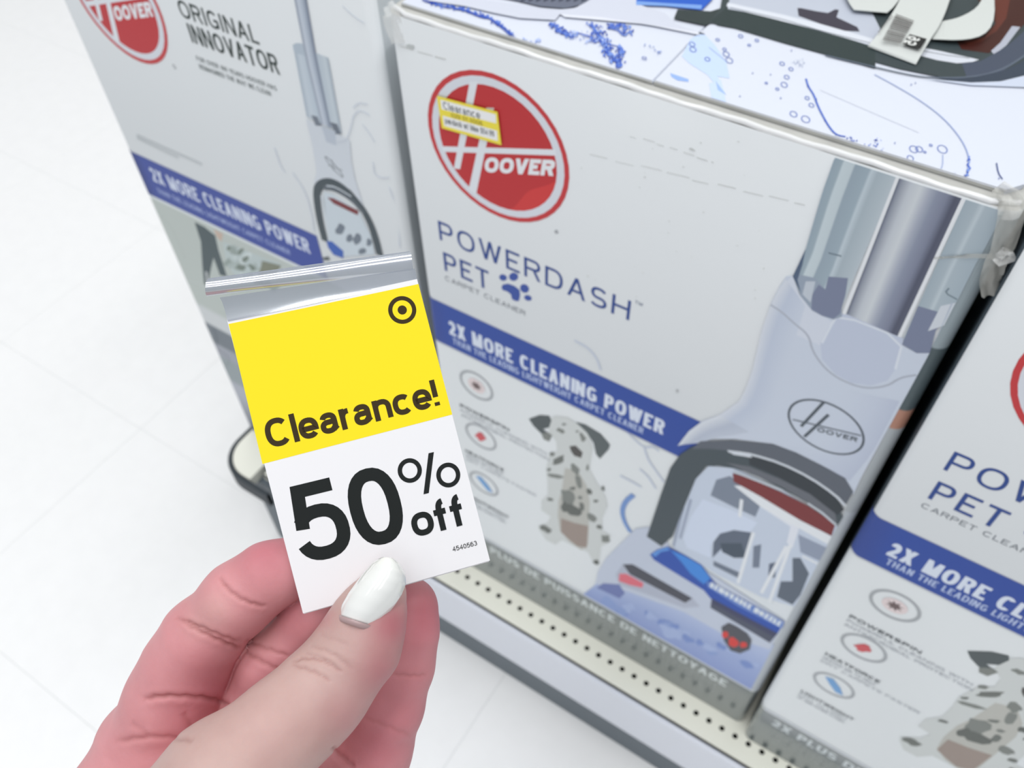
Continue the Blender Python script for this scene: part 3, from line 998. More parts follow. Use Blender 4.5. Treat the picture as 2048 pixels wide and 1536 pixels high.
# --- worn dirt lines and creases on the front of the centre box
pr = Print(P_front, 0.00012)
random.seed(3)
GRM = (202, 204, 202)
for (a, b, n, w) in (((1180, 310), (1640, 418), 9, 1.3), ((800, 92), (905, 120), 3, 1.6), ((1260, 270), (1420, 320), 6, 1.2)):
    for i in range(n):
        t = i / n
        x = a[0] + (b[0] - a[0]) * t
        y = a[1] + (b[1] - a[1]) * t + random.uniform(-3, 3)
        L = random.uniform(.4, .9) / n
        pr.line([(x, y), (x + (b[0] - a[0]) * L, y + (b[1] - a[1]) * L)], w * random.uniform(.6, 1.3), GRM)
for i in range(26):
    x, y = random.uniform(1150, 1560), random.uniform(270, 600)
    pr.blob((x, y), random.uniform(1, 2.5), (206, 208, 206), .5, 20, 8, .4)
pr.blob((1355, 781), 3, (176, 178, 180))
pr.blob((1385, 298), 6, (196, 198, 196), .35, 20)
pr.blob((822, 92), 9, (188, 192, 192), .4, 15)
o = pr.build('scuff_marks', M_print, mid)
o['kind'] = 'stuff'

# --- clearance sticker
root_s = bpy.data.objects.new('price_sticker', None)
pl_st = Plane((0, -0.0009, 0), (1, 0, 0), (0, 0, 1), (0, -1, 0), 1.2)
stc = [(874, 192), (995, 224), (1003, 290), (884, 256)]
us = [pl_st.uv(p) for p in stc]
bm = bmesh.new()
f_ = [bm.verts.new((u[0], -0.0011, u[1])) for u in us]
b_ = [bm.verts.new((u[0], -0.0008, u[1])) for u in us]
bm.faces.new(f_)
bm.faces.new(b_[::-1])
for i in range(4):
    bm.faces.new((f_[i], b_[i], b_[(i + 1) % 4], f_[(i + 1) % 4]))
M_yel = mat('yellow_label_stock', lin((246, 228, 60)), 0.4)
st = bm_obj('price_sticker', bm, M_yel, mid)
st['label'] = 'small yellow and white clearance sticker'
pr = Print(pl_st, 0.00025)


def stp(u, v):
    a = np.array(stc, float)
    return tuple(a[0] * (1 - u) * (1 - v) + a[1] * u * (1 - v) + a[2] * u * v + a[3] * (1 - u) * v)


pr.poly([stp(.05, .08), stp(.97, .08), stp(.96, .36), stp(.05, .38)], (240, 240, 232))
pr.poly([stp(.05, .58), stp(.96, .58), stp(.95, .90), stp(.05, .90)], (240, 240, 232))
pr.text('Clearance', stp(.09, .36), stp(.70, .36), stp(.085, .12), (70, 76, 84), 0.13)
pr.text('029 01 0006', stp(.2, .55), stp(.72, .55), stp(.2, .42), (150, 132, 50), 0.14)
pr.text('pwrdash wf blue $54.99', stp(.08, .80), stp(.9, .80), stp(.08, .62), (110, 114, 118), 0.14)
ot = pr.build('sticker_lettering', M_print, st)

# ------------------------------------------------------------------ top of the centre box
TZ = 0.580
P_top = Plane((0, 0, TZ), (1, 0, 0), (0, 1, 0), (0, 0, 1), 0.98)
sa = P_top.uv((1306, 162))
sb = P_top.uv((1462, 0))
YFL = 0.0082


def seam(y):
    return sa[0] + (sb[0] - sa[0]) * (y - sa[1]) / (sb[1] - sa[1])


def flap(name, pts, z0, z1):
    n = len(pts)
    bm = bmesh.new()
    lo = [bm.verts.new((p[0], p[1], z0)) for p in pts]
    hi = [bm.verts.new((p[0], p[1], z1)) for p in pts]
    bm.faces.new(lo[::-1]); bm.faces.new(hi)
    for i in range(n):
        bm.faces.new((lo[i], lo[(i + 1) % n], hi[(i + 1) % n], hi[i]))
    bmesh.ops.bevel(bm, geom=[e for e in bm.edges if e.calc_length() > .01], offset=.0004, segments=2, affect='EDGES')
    o = bm_obj(name, bm, M_lid, mid)
    o.data.materials.append(M_kraft)
    for f in o.data.polygons:
        if f.normal.y < -.7:
            f.material_index = 1  # front edge greyed with the board colour to stand in for its shade
    return o


M_lid = mat('lid_carton', lin((214, 219, 232)), 0.35, 0.4, coat=0.12, coat_rough=0.1, bump=0.1, bscale=40)
YE = DEP - 0.006
flap('lid_flap', [(BX0 + .004, YFL), (seam(YFL) - .0004, YFL), (seam(YE) - .0004, YE), (BX0 + .004, YE)], HB - .0023, TZ - .0004)
flap('lid_flap', [(seam(YFL) + .0002, YFL), (BX1 - .009, YFL), (BX1 - .0035, .016), (BX1 - .0035, YE), (seam(YE) + .0002, YE)], HB - .0023, TZ)
pr = Print(P_top, 0.0001)
pr.dh = 4e-7
pr.clip = (BX0 + .004, BX1 - .0038, YFL + .0005, YE)
random.seed(11)


def ct(x, y):     # crop 1350,0 scale 2.934
    return (1350 + x / 2.934, y / 2.934)


def cu(x, y):     # crop 750,0 scale 3.072
    return (750 + x / 3.072, y / 3.072)


def cw(x, y):     # crop 1650,0 scale 5.146
    return (1650 + x / 5.146, y / 5.146)


def cv(x, y):     # crop 1250,0 scale 4.096
    return (1250 + x / 4.096, y / 4.096)


# pale blue wash
pr.poly(L8(ct, 90, 230, 160, 190, 230, 260, 300, 360, 320, 460, 250, 450, 300, 560, 240, 500, 190, 440, 80, 370, 40, 330), (196, 214, 244))
pr.poly(L8(ct, 200, 490, 270, 470, 300, 600, 215, 580), (200, 216, 246))
pr.poly(L8(cv, 370, 600, 520, 650, 520, 672, 430, 660, 380, 630), (150, 180, 236))
pr.poly(L8(cv, 740, 660, 830, 780, 760, 740), (160, 186, 236))
# splash trails made of many short dabs
def trail(pts, n, r, col, spread, jag=.5):
    P = [np.array(p, float) for p in pts]
    for i in range(n):
        t = random.random() * (len(P) - 1)
        k = int(t)
        q = P[k] + (P[k + 1] - P[k]) * (t - k) + np.array([random.gauss(0, spread), random.gauss(0, spread * .7)])
        pr.blob(q, random.uniform(.4, 1) * r, random.choice(col), .55, random.uniform(0, 180), 7, jag)


DBL = [(60, 92, 190), (90, 122, 210), (120, 150, 222), (50, 78, 170)]
trail(L8(cu, 300, 0, 420, 40, 560, 60, 700, 110, 790, 170, 860, 240), 110, 4.5, DBL, 2.5)
for off_ in range(5):
    jt = lambda L: [(p[0] + random.gauss(0, 1.6), p[1] + random.gauss(0, 1.6)) for p in L]
    pr.line(jt(L8(cu, 300, 0, 420, 40, 560, 60, 640, 100, 700, 110, 790, 170, 860, 240)), 1.1, random.choice(DBL), False, 2)
    pr.line(jt(L8(cu, 1080, 150, 1130, 180, 1160, 200, 1220, 230)), 1.0, random.choice(DBL), False, 2)
    pr.line(jt(L8(cu, 1330, 150, 1350, 190, 1400, 240, 1430, 280, 1420, 330, 1480, 360, 1500, 410)), 1.1, random.choice(DBL), False, 2)
    pr.line(jt(L8(cu, 1240, 200, 1330, 230, 1430, 270, 1520, 290, 1500, 350)), .9, random.choice(DBL), False, 2)
    pr.line(jt(L8(cu, 1430, 170, 1500, 180, 1530, 230, 1570, 190)), 1.0, random.choice(DBL), False, 2)
trail(L8(cu, 860, 240, 940, 260, 1020, 250), 26, 3, [(150, 172, 230), (180, 196, 238)], 3)
trail(L8(cu, 1080, 150, 1160, 190, 1220, 230), 60, 4, DBL, 5)
trail(L8(cu, 1330, 150, 1360, 210, 1430, 280, 1450, 340, 1500, 400), 120, 4, DBL, 8)
trail(L8(cu, 1430, 170, 1530, 160, 1560, 200), 50, 4, DBL, 4)
trail(L8(cu, 1500, 280, 1520, 340, 1490, 420), 50, 4, DBL, 4)
trail(L8(cu, 1200, 200, 1330, 250, 1450, 260), 60, 3, [(150, 172, 230), (180, 196, 238), (110, 140, 214)], 7)
trail(L8(cu, 1680, 270, 1720, 310, 1760, 330), 10, 3, [(130, 150, 205)], 4)
# droplets
for (x, y, r) in ((300, 320, 18), (318, 357, 20), (100, 262, 16), (105, 293, 18), (190, 350, 14), (250, 236, 10), (290, 292, 10), (628, 376, 13), (680, 408, 12), (655, 455, 14), (640, 500, 18), (600, 525, 9), (535, 490, 7), (775, 578, 12), (695, 672, 20), (766, 702, 24), (800, 620, 14), (1380, 930, 18), (1400, 878, 24), (1432, 878, 20), (1568, 878, 28), (1500, 855, 8), (1465, 895, 7), (435, 268, 8), (385, 215, 12), (480, 240, 10)):
    c_ = ct(x, y)
    pr.ell(c_, (r / 2.934, r * .12), (-.05 * r, r * .75 / 2.934), (112, 132, 196), 1.3, 16)
for (x, y) in ((380, 568), (455, 432), (620, 578), (683, 300), (1385, 500), (1290, 842), (1640, 1020), (1410, 490), (560, 440), (1900, 1050)):
    pr.blob(ct(x, y), 1.6, (140, 152, 196))
for c_ in ((1285 + 3.5, 117),):
    pr.ell(c_, (4, 1), (0, 2.6), (90, 110, 180), 1.3, 12)
trail(L8(ct, 690, 360, 740, 390, 720, 360), 26, 1.6, [(170, 180, 206), (150, 162, 196)], 5)
L1 = L8(ct, 768, 465, 780, 510, 815, 560, 835, 620, 870, 690, 905, 750, 945, 795, 1000, 805)
pr.line(L1, 2.6, (84, 112, 196), False, 2)
trail(L1, 34, 1.8, DBL, .8)
trail(L8(ct, 1000, 800, 1080, 850, 1140, 870, 1190, 820, 1210, 890, 1190, 920), 60, 2.2, DBL, 4)
L2 = L8(ct, 1170, 440, 1300, 510, 1450, 600, 1580, 700, 1680, 820, 1725, 920, 1720, 1000, 1690, 1075)
pr.line(L2, 1.6, (150, 166, 210), False, 2)
trail(L2[5:], 44, 3, DBL, 1.2)
pr.line(L8(ct, 1570, 910, 1570, 980, 1540, 1020), 1.2, (160, 174, 214), False, 1)
pr.line(L8(ct, 1885, 960, 1895, 1020, 1920, 1055), 1.8, (70, 84, 140), False, 1)
pr.line(L8(ct, 850, 530, 1150, 660, 1430, 780), .9, (206, 210, 220), False, 1)
pr.line(L8(ct, 300, 360, 200, 280), .9, (190, 200, 225))
pr.build('splash_print', M_print, mid, 'blue water splashes and droplets')

# machine picture on the lid
pr = Print(P_top, 0.00042)
pr.clip = (BX0 + .004, BX1 - .0038, YFL + .0005, YE)
pr.poly([(700, -60), (900, -60), (1180, -60), (1180, -5), (1170, 10), (1130, 18), (1080, 14), (1040, 4), (1000, -4)], (104, 110, 128))
for i in range(9):
    x = 1040 + i * 16
    pr.poly([(x, -20), (x + 8, -20), (x + 12 - i, 2), (x + 2 - i, 6)], (60, 66, 84))
pr.poly([(850, 2), (960, 0), (1040, 12), (1110, 22), (1150, 18), (1180, 2), (1200, -60), (1330, -60), (1275, 10), (1330, 28), (1352, 50), (1410, 70), (1406, 62), (1395, 68), (1200, 36), (1120, 30), (1110, 42), (1040, 38), (990, 28), (930, 14)], (206, 210, 224))
pr.poly([(1120, 30), (1200, 36), (1395, 66), (1400, 72), (1290, 50), (1200, 42), (1130, 36)], (222, 225, 236))
pr.poly([(1290, -80), (1440, -80), (1425, 0), (1403, 22), (1330, 14), (1272, 12), (1272, 4)], (38, 92, 196))
pr.poly([(1272, 4), (1330, 8), (1404, 12), (1402, 20), (1330, 14), (1272, 12)], (120, 160, 224))
pr.poly(L8(cv, 430, 84, 700, 100, 830, 60, 700, 200, 660, 215, 400, 160), (50, 60, 62))
# big clear bowl, dark trim, right part of the lid
pr.poly([(1465, -120), (2300, -120), (2300, 300), (2048, 176), (2000, 172), (1900, 160), (1800, 140), (1700, 112), (1600, 84), (1500, 58), (1418, 48), (1440, 20)], (58, 68, 72))
pr.poly(L8(cv, 700, 180, 840, 60, 2010, 385, 2048, 420, 2048, 570, 1700, 470, 1300, 360, 900, 240, 760, 215), (46, 58, 60))
pr.poly([(1455, 20), (1470, -60), (1700, -60), (1760, 60), (1748, 96), (1640, 62), (1540, 34)], (188, 194, 208))
pr.poly(L8(cv, 840, 30, 1300, 130, 1700, 230, 2040, 330, 2040, 385, 1500, 235, 1000, 110, 830, 60), (216, 220, 230))
pr.line(L8(cv, 860, 70, 1300, 170, 1600, 260, 2040, 370), 1.6, (84, 92, 104))
pr.poly(L8(cw, 1000, 500, 1200, 540, 1580, 625, 1500, 655, 1350, 662, 1150, 630, 980, 585), (210, 214, 224))
pr.line(L8(cw, 1000, 535, 1250, 580, 1480, 610), 1.5, (60, 68, 76))
pr.poly(L8(cv, 1410, 75, 1440, 75, 1560, 100, 1660, 115, 1720, 85, 1750, 90, 1730, 150, 1900, 230, 1920, 268, 1800, 262, 1600, 205, 1420, 140), (62, 58, 72))
pr.poly(L8(cw, 1560, 0, 2048, 0, 2300, -100, 2300, 180, 2048, 260, 1980, 330, 1800, 470, 1680, 560, 1400, 520, 1350, 430, 1600, 400, 1750, 250), (64, 24, 18))
pr.poly(L8(cw, 1740, 0, 1900, 0, 1860, 200, 1760, 330, 1600, 440, 1480, 470, 1400, 430, 1640, 400, 1750, 260), (98, 42, 30))
pr.poly(L8(cw, 1920, 280, 2005, 290, 1860, 480, 1735, 575, 1705, 535, 1800, 450), (176, 180, 194))
pr.poly(L8(cw, 1400, 660, 1600, 640, 1850, 500, 2048, 330, 2300, 100, 2300, 250, 2048, 600, 1800, 760, 1650, 800, 1450, 800), (70, 78, 96))
pr.line(L8(cw, 0, 580, 500, 700, 900, 790, 1100, 812, 1500, 810, 1800, 740, 2048, 590, 2300, 380), 3, (92, 102, 118), False, 2)
pr.poly(L8(cw, 1000, 820, 1500, 862, 1800, 850, 2048, 790, 2300, 700, 2300, 1000, 2048, 910, 1500, 890), (200, 208, 226))
pr.poly(L8(cw, 1500, 812, 1850, 735, 2300, 500, 2300, 700, 2048, 780, 1800, 850, 1500, 860, 1100, 826), (56, 66, 82))
pr.build('lid_machine_print', M_print, mid, 'dark cleaner head picture')

# barcode label curling over the lid
pl_l = Plane((0, 0, TZ + 0.0035), (1, 0, 0), (0, 1, 0), (0, 0, 1), 1.0)


def curl_strip(name, A, B, hs, parent, m, n=14):
    """paper strip between two px polylines, lifted by heights hs"""
    V, Fc = [], []
    def rs(P):
        P = [np.array(p, float) for p in P]
        for _ in range(2):
            Q = [P[0]]
            for q0, q1 in zip(P[:-1], P[1:]):
                Q += [q0 * .75 + q1 * .25, q0 * .25 + q1 * .75]
            P = Q + [P[-1]]
        return [np.array([np.interp(t * (len(P) - 1), range(len(P)), [p[k] for p in P]) for k in (0, 1)]) for t in np.linspace(0, 1, n)]
    a, b = rs(A), rs(B)
    for i in range(n):
        h = np.interp(i / (n - 1) * (len(hs) - 1), range(len(hs)), hs)
        pl = Plane((0, 0, TZ + h), (1, 0, 0), (0, 1, 0), (0, 0, 1))
        for q in (a[i], b[i]):
            u = pl.uv(q)
            V.append((u[0], u[1], TZ + h))
            V.append((u[0], u[1], TZ + h - 0.00025))
    for i in range(n - 1):
        k = 4 * i
        Fc += [(k, k + 2, k + 6, k + 4), (k + 1, k + 5, k + 7, k + 3), (k, k + 4, k + 5, k + 1), (k + 2, k + 3, k + 7, k + 6)]
    Fc += [(0, 1, 3, 2), (4 * n - 4, 4 * n - 2, 4 * n - 1, 4 * n - 3)]
    return mesh_obj(name, V, Fc, m, parent)


M_label = mat('label_paper', lin((205, 209, 207)), 0.5)
loop = curl_strip('barcode_label', L8(cw, 1195, 220, 1400, 180, 1610, 50, 1640, -150), L8(cw, 1100, 400, 1400, 415, 1640, 370, 1755, 210, 1735, -150), [.002, .003, .004, .006, .009], mid, M_label)
loop['label'] = 'white paper label with barcode and black number box'
s1 = curl_strip('label_tail', L8(cw, 440, 475, 560, 330, 750, 50, 830, -150), L8(cw, 935, 662, 1060, 440, 1220, 200, 1330, -150), [.0012, .0035, .0038, .0045], loop, M_label)
curl_strip('label_tail', L8(cw, 300, 100, 240, 20, 180, -150), L8(cw, 640, 130, 720, 60, 860, -150), [.0026, .003, .004], loop, M_label)
pr = Print(pl_l, 0.0010)
nb = 15
A0, A1 = cw(725, 165), cw(580, 440)
B0, B1 = cw(910, 235), cw(770, 475)
for i in range(nb):
    t = i / nb
    w = random.uniform(.35, .75) / nb
    lp = lambda P, Q, t: (P[0] + (Q[0] - P[0]) * t, P[1] + (Q[1] - P[1]) * t)
    pr.poly([lp(A0, A1, t), lp(B0, B1, t), lp(B0, B1, t + w), lp(A0, A1, t + w)], (92, 88, 88))
for i in range(9):
    t = i / 9
    p = (cw(680 - 150 * t, 190 + 180 * t))
    pr.blob(p, 1.6, (120, 118, 118))
pr.poly(L8(cw, 865, 375, 1040, 425, 970, 525, 792, 470), (30, 30, 32))
pr.text('95', cw(978, 420), cw(915, 500), cw(858, 388), (222, 224, 222), 0.2, 0.14)
pr.build('barcode_print', M_print, loop)

# --- packing tape, worn and crumpled at the upper corners
M_tape = bpy.data.materials.new('clear_packing_tape')
M_tape.use_nodes = True
nt = M_tape.node_tree
b = nt.nodes['Principled BSDF']
b.inputs['Base Color'].default_value = (.86, .87, .86, 1)
b.inputs['Roughness'].default_value = 0.22
b.inputs['Alpha'].default_value = 0.48
b.inputs['Coat Weight'].default_value = 0.6


def crumple(name, path, width, seedv, parent, m, amp=0.0011, n=34, k=9):
    """crumpled tape ribbon along 3D points"""
    random.seed(seedv)
    P = [np.array(p, float) for p in path]
    V, Fc = [], []
    ph = [random.uniform(0, 6) for _ in range(6)]
    for i in range(n):
        t = i / (n - 1) * (len(P) - 1)
        a = int(min(t, len(P) - 2))
        c = P[a] + (P[a + 1] - P[a]) * (t - a)
        d = P[a + 1] - P[a]
        d /= np.linalg.norm(d)
        side = np.cross(d, np.array([0.25, -1, .35]))
        side /= np.linalg.norm(side)
        nn = np.cross(side, d)
        w = np.interp(t, range(len(P)), width)
        for j in range(k):
            u = j / (k - 1) - .5
            h = amp * (math.sin(9 * u + ph[0] + i * .4) + .7 * math.sin(21 * u + ph[1] - i * .7) + .6 * random.uniform(-1, 1)) + abs(u) * .0
            V.append(c + side * u * w + nn * h)
    for i in range(n - 1):
        for j in range(k - 1):
            Fc.append((i * k + j, i * k + j + 1, (i + 1) * k + j + 1, (i + 1) * k + j))
    o = mesh_obj(name, V, Fc, m, parent, True)
    return o


fz = lambda p, y=-0.0025: tuple(P_front.pt(Plane((0, y, 0), (1, 0, 0), (0, 0, 1), (0, -1, 0)).uv(p), -y))
M_tapew = mat('crazed_white_tape', lin((196, 196, 190)), 0.35, coat=.5)
b = M_tapew.node_tree.nodes['Principled BSDF']
b.inputs['Alpha'].default_value = 0.52
crumple('packing_tape', [fz((1996, 372), .004), fz((2022, 398), .002), fz((2024, 430)), fz((2014, 470)), fz((2002, 505)), fz((1990, 530)), fz((1980, 560)), fz((1980, 592))], [.005, .008, .0095, .009, .008, .0075, .008, .006], 5, mid, M_tapew, .0007)
crumple('packing_tape', [fz((1985, 512)), fz((1940, 512), -.0015), fz((1890, 515), -.0012), fz((1868, 516), -.0011)], [.002, .0016, .0012, .0006], 6, mid, M_tapew, .0003, 20, 5)
crumple('packing_tape', [fz((1994, 505), -.003), fz((2014, 520), -.004), fz((2022, 505), -.005)], [.006, .007, .002], 8, mid, M_tape, .0006, 14, 6)
crumple('packing_tape', [fz((776, 8), .004), fz((783, 30), -.001), fz((792, 60), -.001), fz((800, 86), -.001)], [.006, .010, .012, .009], 9, mid, M_tape, .0004, 16, 8)

# ------------------------------------------------------------------ left box
YL = 0.008
P_left = Plane((0, YL, 0), (1, 0, 0), (0, 0, 1), (0, -1, 0), KF)
lx0 = float((P_left.uv((125, 0))[0] + P_left.uv((507, 878))[0]) / 2) - .001
lx1 = float((P_left.uv((770, 200))[0] + P_left.uv((790, 330))[0]) / 2) + .001
left = empty('vacuum_box', (0, YL, 0), 'white carpet cleaner box at the shelf end with black ORIGINAL INNOVATOR lettering', 'box', 'carpet cleaner boxes on the shelf')
# the carton of the left box
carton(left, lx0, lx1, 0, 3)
flm = bm_obj('lid_flap', box_bm(lx0 + .004, lx1 - .004, YFL, DEP - .006, HB - .0023, TZ, .0004, 2), M_lid, left)
flm2 = bm_obj('lid_flap', box_bm(BX0 + .004, BX1 - .004, YFL, DEP - .006, HB - .0023, TZ, .0004, 2), M_lid, right)
sl = surf_fn(lx0, lx1)


def c1(x, y):
    return (x / 2.56, y / 2.56)


def c3(x, y):
    return (250 + x / 3.151, 280 + y / 3.151)


def c7(x, y):
    return (550 + x / 2.793, y / 2.793)


pr = Print(P_left, 0.00012)
llc = np.array([P_left.uv((335, 60))[0] - lr, 0.0])
llc[1] = P_left.uv((285, 125))[1] + lr
pr.disc_uv(llc, lr, (196, 66, 70))
pr.disc_uv(llc, lr * .935, (214, 218, 226))
pr.disc_uv(llc, lr * .835, (190, 56, 62))
dl = llc - np.array(lc)
for q in (L8(c8, 150, 778, 1180, 808, 1185, 862, 165, 828), L8(c8, 405, 195, 478, 190, 318, 985, 262, 978), L8(c8, 556, 428, 625, 432, 462, 1218, 396, 1168)):
    pr.poly_uv([P_front.uv(p) + dl for p in q], (222, 226, 232))
a, b_, c_ = [P_front.uv(p) + dl for p in (c8(535, 1012), c8(1160, 1046), c8(548, 876))]
V, Fc = text_geo('OOVER', np.linalg.norm(b_ - a) / np.linalg.norm(c_ - a), .26, .06)
pr.add([np.append(a + (b_ - a) / np.linalg.norm(b_ - a) * np.linalg.norm(c_ - a) * v[0] + (c_ - a) * v[1], v[2]) for v in V], Fc, [pr.c((228, 230, 234))] * len(V))
pr.build('logo_print', M_print, left, 'red disc logo with white H and lettering')
pr = Print(P_left, 0.00012)
pr.text('ORIGINAL', c1(930, 85), c1(1330, 222), c1(922, 0), (58, 68, 66), 0.15, 0.13, True)
pr.text('INNOVATOR', c1(985, 215), c1(1440, 395), c1(958, 118), (58, 68, 66), 0.15, 0.13, True)
pr.text('FOR OVER 100 YEARS HOOVER HAS', c1(1010, 308), c1(1418, 458), c1(1006, 285), (112, 120, 120), 0.16, 0.14, True)
pr.text('REIMAGINED THE WAY WE CLEAN', c1(1025, 350), c1(1390, 490), c1(1021, 327), (112, 120, 120), 0.16, 0.14, True)
pr.build('title_lettering', M_print, left, 'narrow black capitals')
pr = Print(P_left, 0.00012)
pr.disc(c1(893, 341), 3.2, (150, 154, 156), 2)
for j in range(2):
    pr.line([c1(700, 688 + 14 * j), c1(1035 - 120 * j, 838 - 34 * j)], 1.4, (170, 176, 180))
    pr.line([c1(700, 695 + 14 * j), c1(1035 - 120 * j, 848 - 34 * j)], 1.2, (190, 195, 198))
o = pr.build('small_print', M_print, left)
o['kind'] = 'stuff'
# banner
pr = Print(P_left, 0.0004, sl)
bz1, bz0 = P_left.uv((255, 299))[1], P_left.uv((293, 385))[1]
bxr = P_left.uv((636, 480))[0]
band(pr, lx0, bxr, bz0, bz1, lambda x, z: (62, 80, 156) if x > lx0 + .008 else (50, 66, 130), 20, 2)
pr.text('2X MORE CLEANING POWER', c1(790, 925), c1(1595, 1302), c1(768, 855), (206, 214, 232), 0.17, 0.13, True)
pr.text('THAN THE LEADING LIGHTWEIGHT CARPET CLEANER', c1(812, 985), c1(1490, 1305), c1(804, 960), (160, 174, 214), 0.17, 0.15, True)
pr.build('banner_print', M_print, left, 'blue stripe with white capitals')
# photo strip beneath the banner
pr = Print(P_left, 0.0003, sl)
pr.clip = (lx0, lx1, .0008, .36)


def phot(x, z):
    t = (bz0 - z) / bz0
    if t < .40:
        return (186, 194, 190)
    if t < .47:
        return (206, 210, 212)
    if t < .56:
        return (116, 124, 132)
    if t < .62:
        return (160, 164, 174)
    if t < .74:
        return (150, 160, 164)
    if t < .8:
        return (176, 180, 190)
    return (112, 118, 128)


uvz = [bz0 - .0035, bz0 * .62, bz0 * .6, bz0 * .54, bz0 * .53, bz0 * .45, bz0 * .44, bz0 * .39, bz0 * .38, bz0 * .27, bz0 * .26, bz0 * .21, bz0 * .2, .001]
xs = [lx0 + RB * t for t in (0, .02, .08, .18, .3, .45, .6, .8, 1)] + list(np.linspace(lx0 + RB, lx1 - RB, 12))[1:] + [lx1 - RB * t for t in (.8, .6, .45, .3, .18, .08, .02, 0)]
uv = [(x, z) for z in uvz for x in xs]
cc = [pr.c(phot(x, z)) for z in uvz for x in xs]
n = len(xs)
pr.add(uv, [(i * n + j, i * n + j + 1, (i + 1) * n + j + 1, (i + 1) * n + j) for i in range(len(uvz) - 1) for j in range(n - 1)], cc)
band(pr, lx0, bxr - .01, bz0 - .0035, bz0, lambda x, z: (214, 220, 222), 10, 2)
pr.poly(L8(c3, 165, 385, 230, 470, 300, 560, 380, 740, 340, 770, 240, 560), (112, 122, 116))
pr.poly(L8(c3, 150, 400, 190, 420, 220, 560, 320, 740, 300, 740, 210, 560), (140, 150, 144))
pr.poly(L8(c3, 440, 515, 500, 545, 570, 600, 590, 690, 645, 860, 600, 850, 560, 740, 545, 800, 520, 930, 500, 900, 490, 800, 480, 640), (76, 90, 94))
pr.poly(L8(c3, 560, 560, 620, 590, 610, 640, 580, 610), (196, 176, 162))
pr.poly(L8(c3, 620, 640, 980, 780, 960, 840, 700, 860, 640, 780), (186, 198, 198))
random.seed(21)
for i in range(30):
    x = random.uniform(630, 960)
    pr.blob(c3(x, 650 + (x - 630) * .42 + random.uniform(0, 160)), random.uniform(4, 12), random.choice([(150, 162, 158), (206, 216, 216), (120, 132, 124), (170, 182, 180)]), .6, random.uniform(0, 180), 8, .4)
pr.poly(L8(c3, 870, 760, 985, 790, 950, 850, 840, 860), (128, 132, 116))
pr.poly(L8(c3, 310, 740, 520, 830, 530, 930, 400, 880, 350, 840), (206, 210, 212))
pr.blob((415, 690), 22, (96, 106, 114), 1.4, 0)
pr.blob((440, 720), 16, (110, 122, 120), 1.2, 0)
pr.build('photo_strip', M_print, left, 'dull green grey room photograph')
# machine picture
pr = Print(P_left, 0.0005)
pr.clip = (lx0 + RB, lx1 - RB, .002, HB - .0042)
pr.poly(L8(c7, 175, 660, 215, 830, 235, 960, 220, 1010, 230, 1060, 330, 1010, 430, 1060, 500, 1160, 450, 1000, 430, 900, 420, 780, 350, 745, 250, 700), (206, 212, 220))
pr.strip(L8(c7, 102, 245, 180, 650), L8(c7, 300, 320, 375, 740), [(0, (170, 182, 194)), (.15, (196, 206, 216)), (.4, (182, 194, 206)), (.6, (176, 188, 200)), (.9, (196, 206, 214)), (1, (164, 176, 188))], 8)
pr.poly(L8(c7, 102, 255, 118, 238, 150, 240, 180, 262, 200, 320, 110, 290), (178, 190, 202))
pr.poly(L8(c7, 205, 640, 240, 650, 262, 700, 230, 700), (120, 128, 140))
pr.poly(L8(c7, 310, 680, 350, 690, 372, 745, 340, 748), (110, 118, 130))
pr.strip([c7(100, -60), c7(180, 350), c7(262, 690)], [c7(170, -60), c7(230, 290), c7(318, 715)], [(0, (142, 152, 168)), (.3, (196, 204, 216)), (.6, (176, 186, 200)), (1, (116, 126, 146))], 10)
pr.poly(L8(c7, 262, 700, 340, 730, 345, 810, 290, 790), (186, 194, 206))
pr.ell(c7(333, 930), (34 / 2.793, 26 / 2.793), (-36 / 2.793, -50 / 2.793), (140, 146, 152), 2.2, 24)
pr.line([c7(320, 890), c7(330, 950)], 1.8, (140, 146, 152))
pr.line([c7(300, 920), c7(380, 950)], 1.5, (140, 146, 152))
pr.poly(L8(c7, 275, 1070, 320, 1080, 470, 1180, 540, 1320, 560, 1420, 380, 1430, 300, 1360), (200, 210, 218))
pr.line(L8(c7, 282, 1345, 250, 1220, 232, 1080, 250, 1030, 310, 1010, 380, 1040, 460, 1120, 520, 1210, 560, 1310, 588, 1425), 11, (74, 84, 90), False, 2)
pr.line(L8(c7, 275, 1045, 330, 1050, 430, 1110, 500, 1190), 7, (92, 100, 108), False, 2)
pr.line(L8(c7, 290, 1035, 340, 1040, 430, 1095), 2.4, (196, 204, 212), False, 1)
pr.poly(L8(c7, 295, 1100, 330, 1105, 470, 1175, 465, 1200, 330, 1135), (124, 62, 66))
pr.line(L8(c7, 262, 1090, 280, 1200, 305, 1330), 4, (206, 214, 220), False, 1)
for (x, y, r) in ((365, 1280, 26), (460, 1330, 24), (490, 1400, 18), (420, 1330, 18), (530, 1350, 16)):
    pr.blob(c7(x, y), r / 2.793, (116, 126, 138), 1.2, 20, 9, .3)
pr.poly(L8(c7, 290, 1345, 320, 1345, 385, 1400, 385, 1440, 330, 1420, 300, 1380), (62, 98, 178))
pr.poly(L8(c7, 265, 1440, 300, 1430, 310, 1450, 280, 1452), (90, 96, 98))
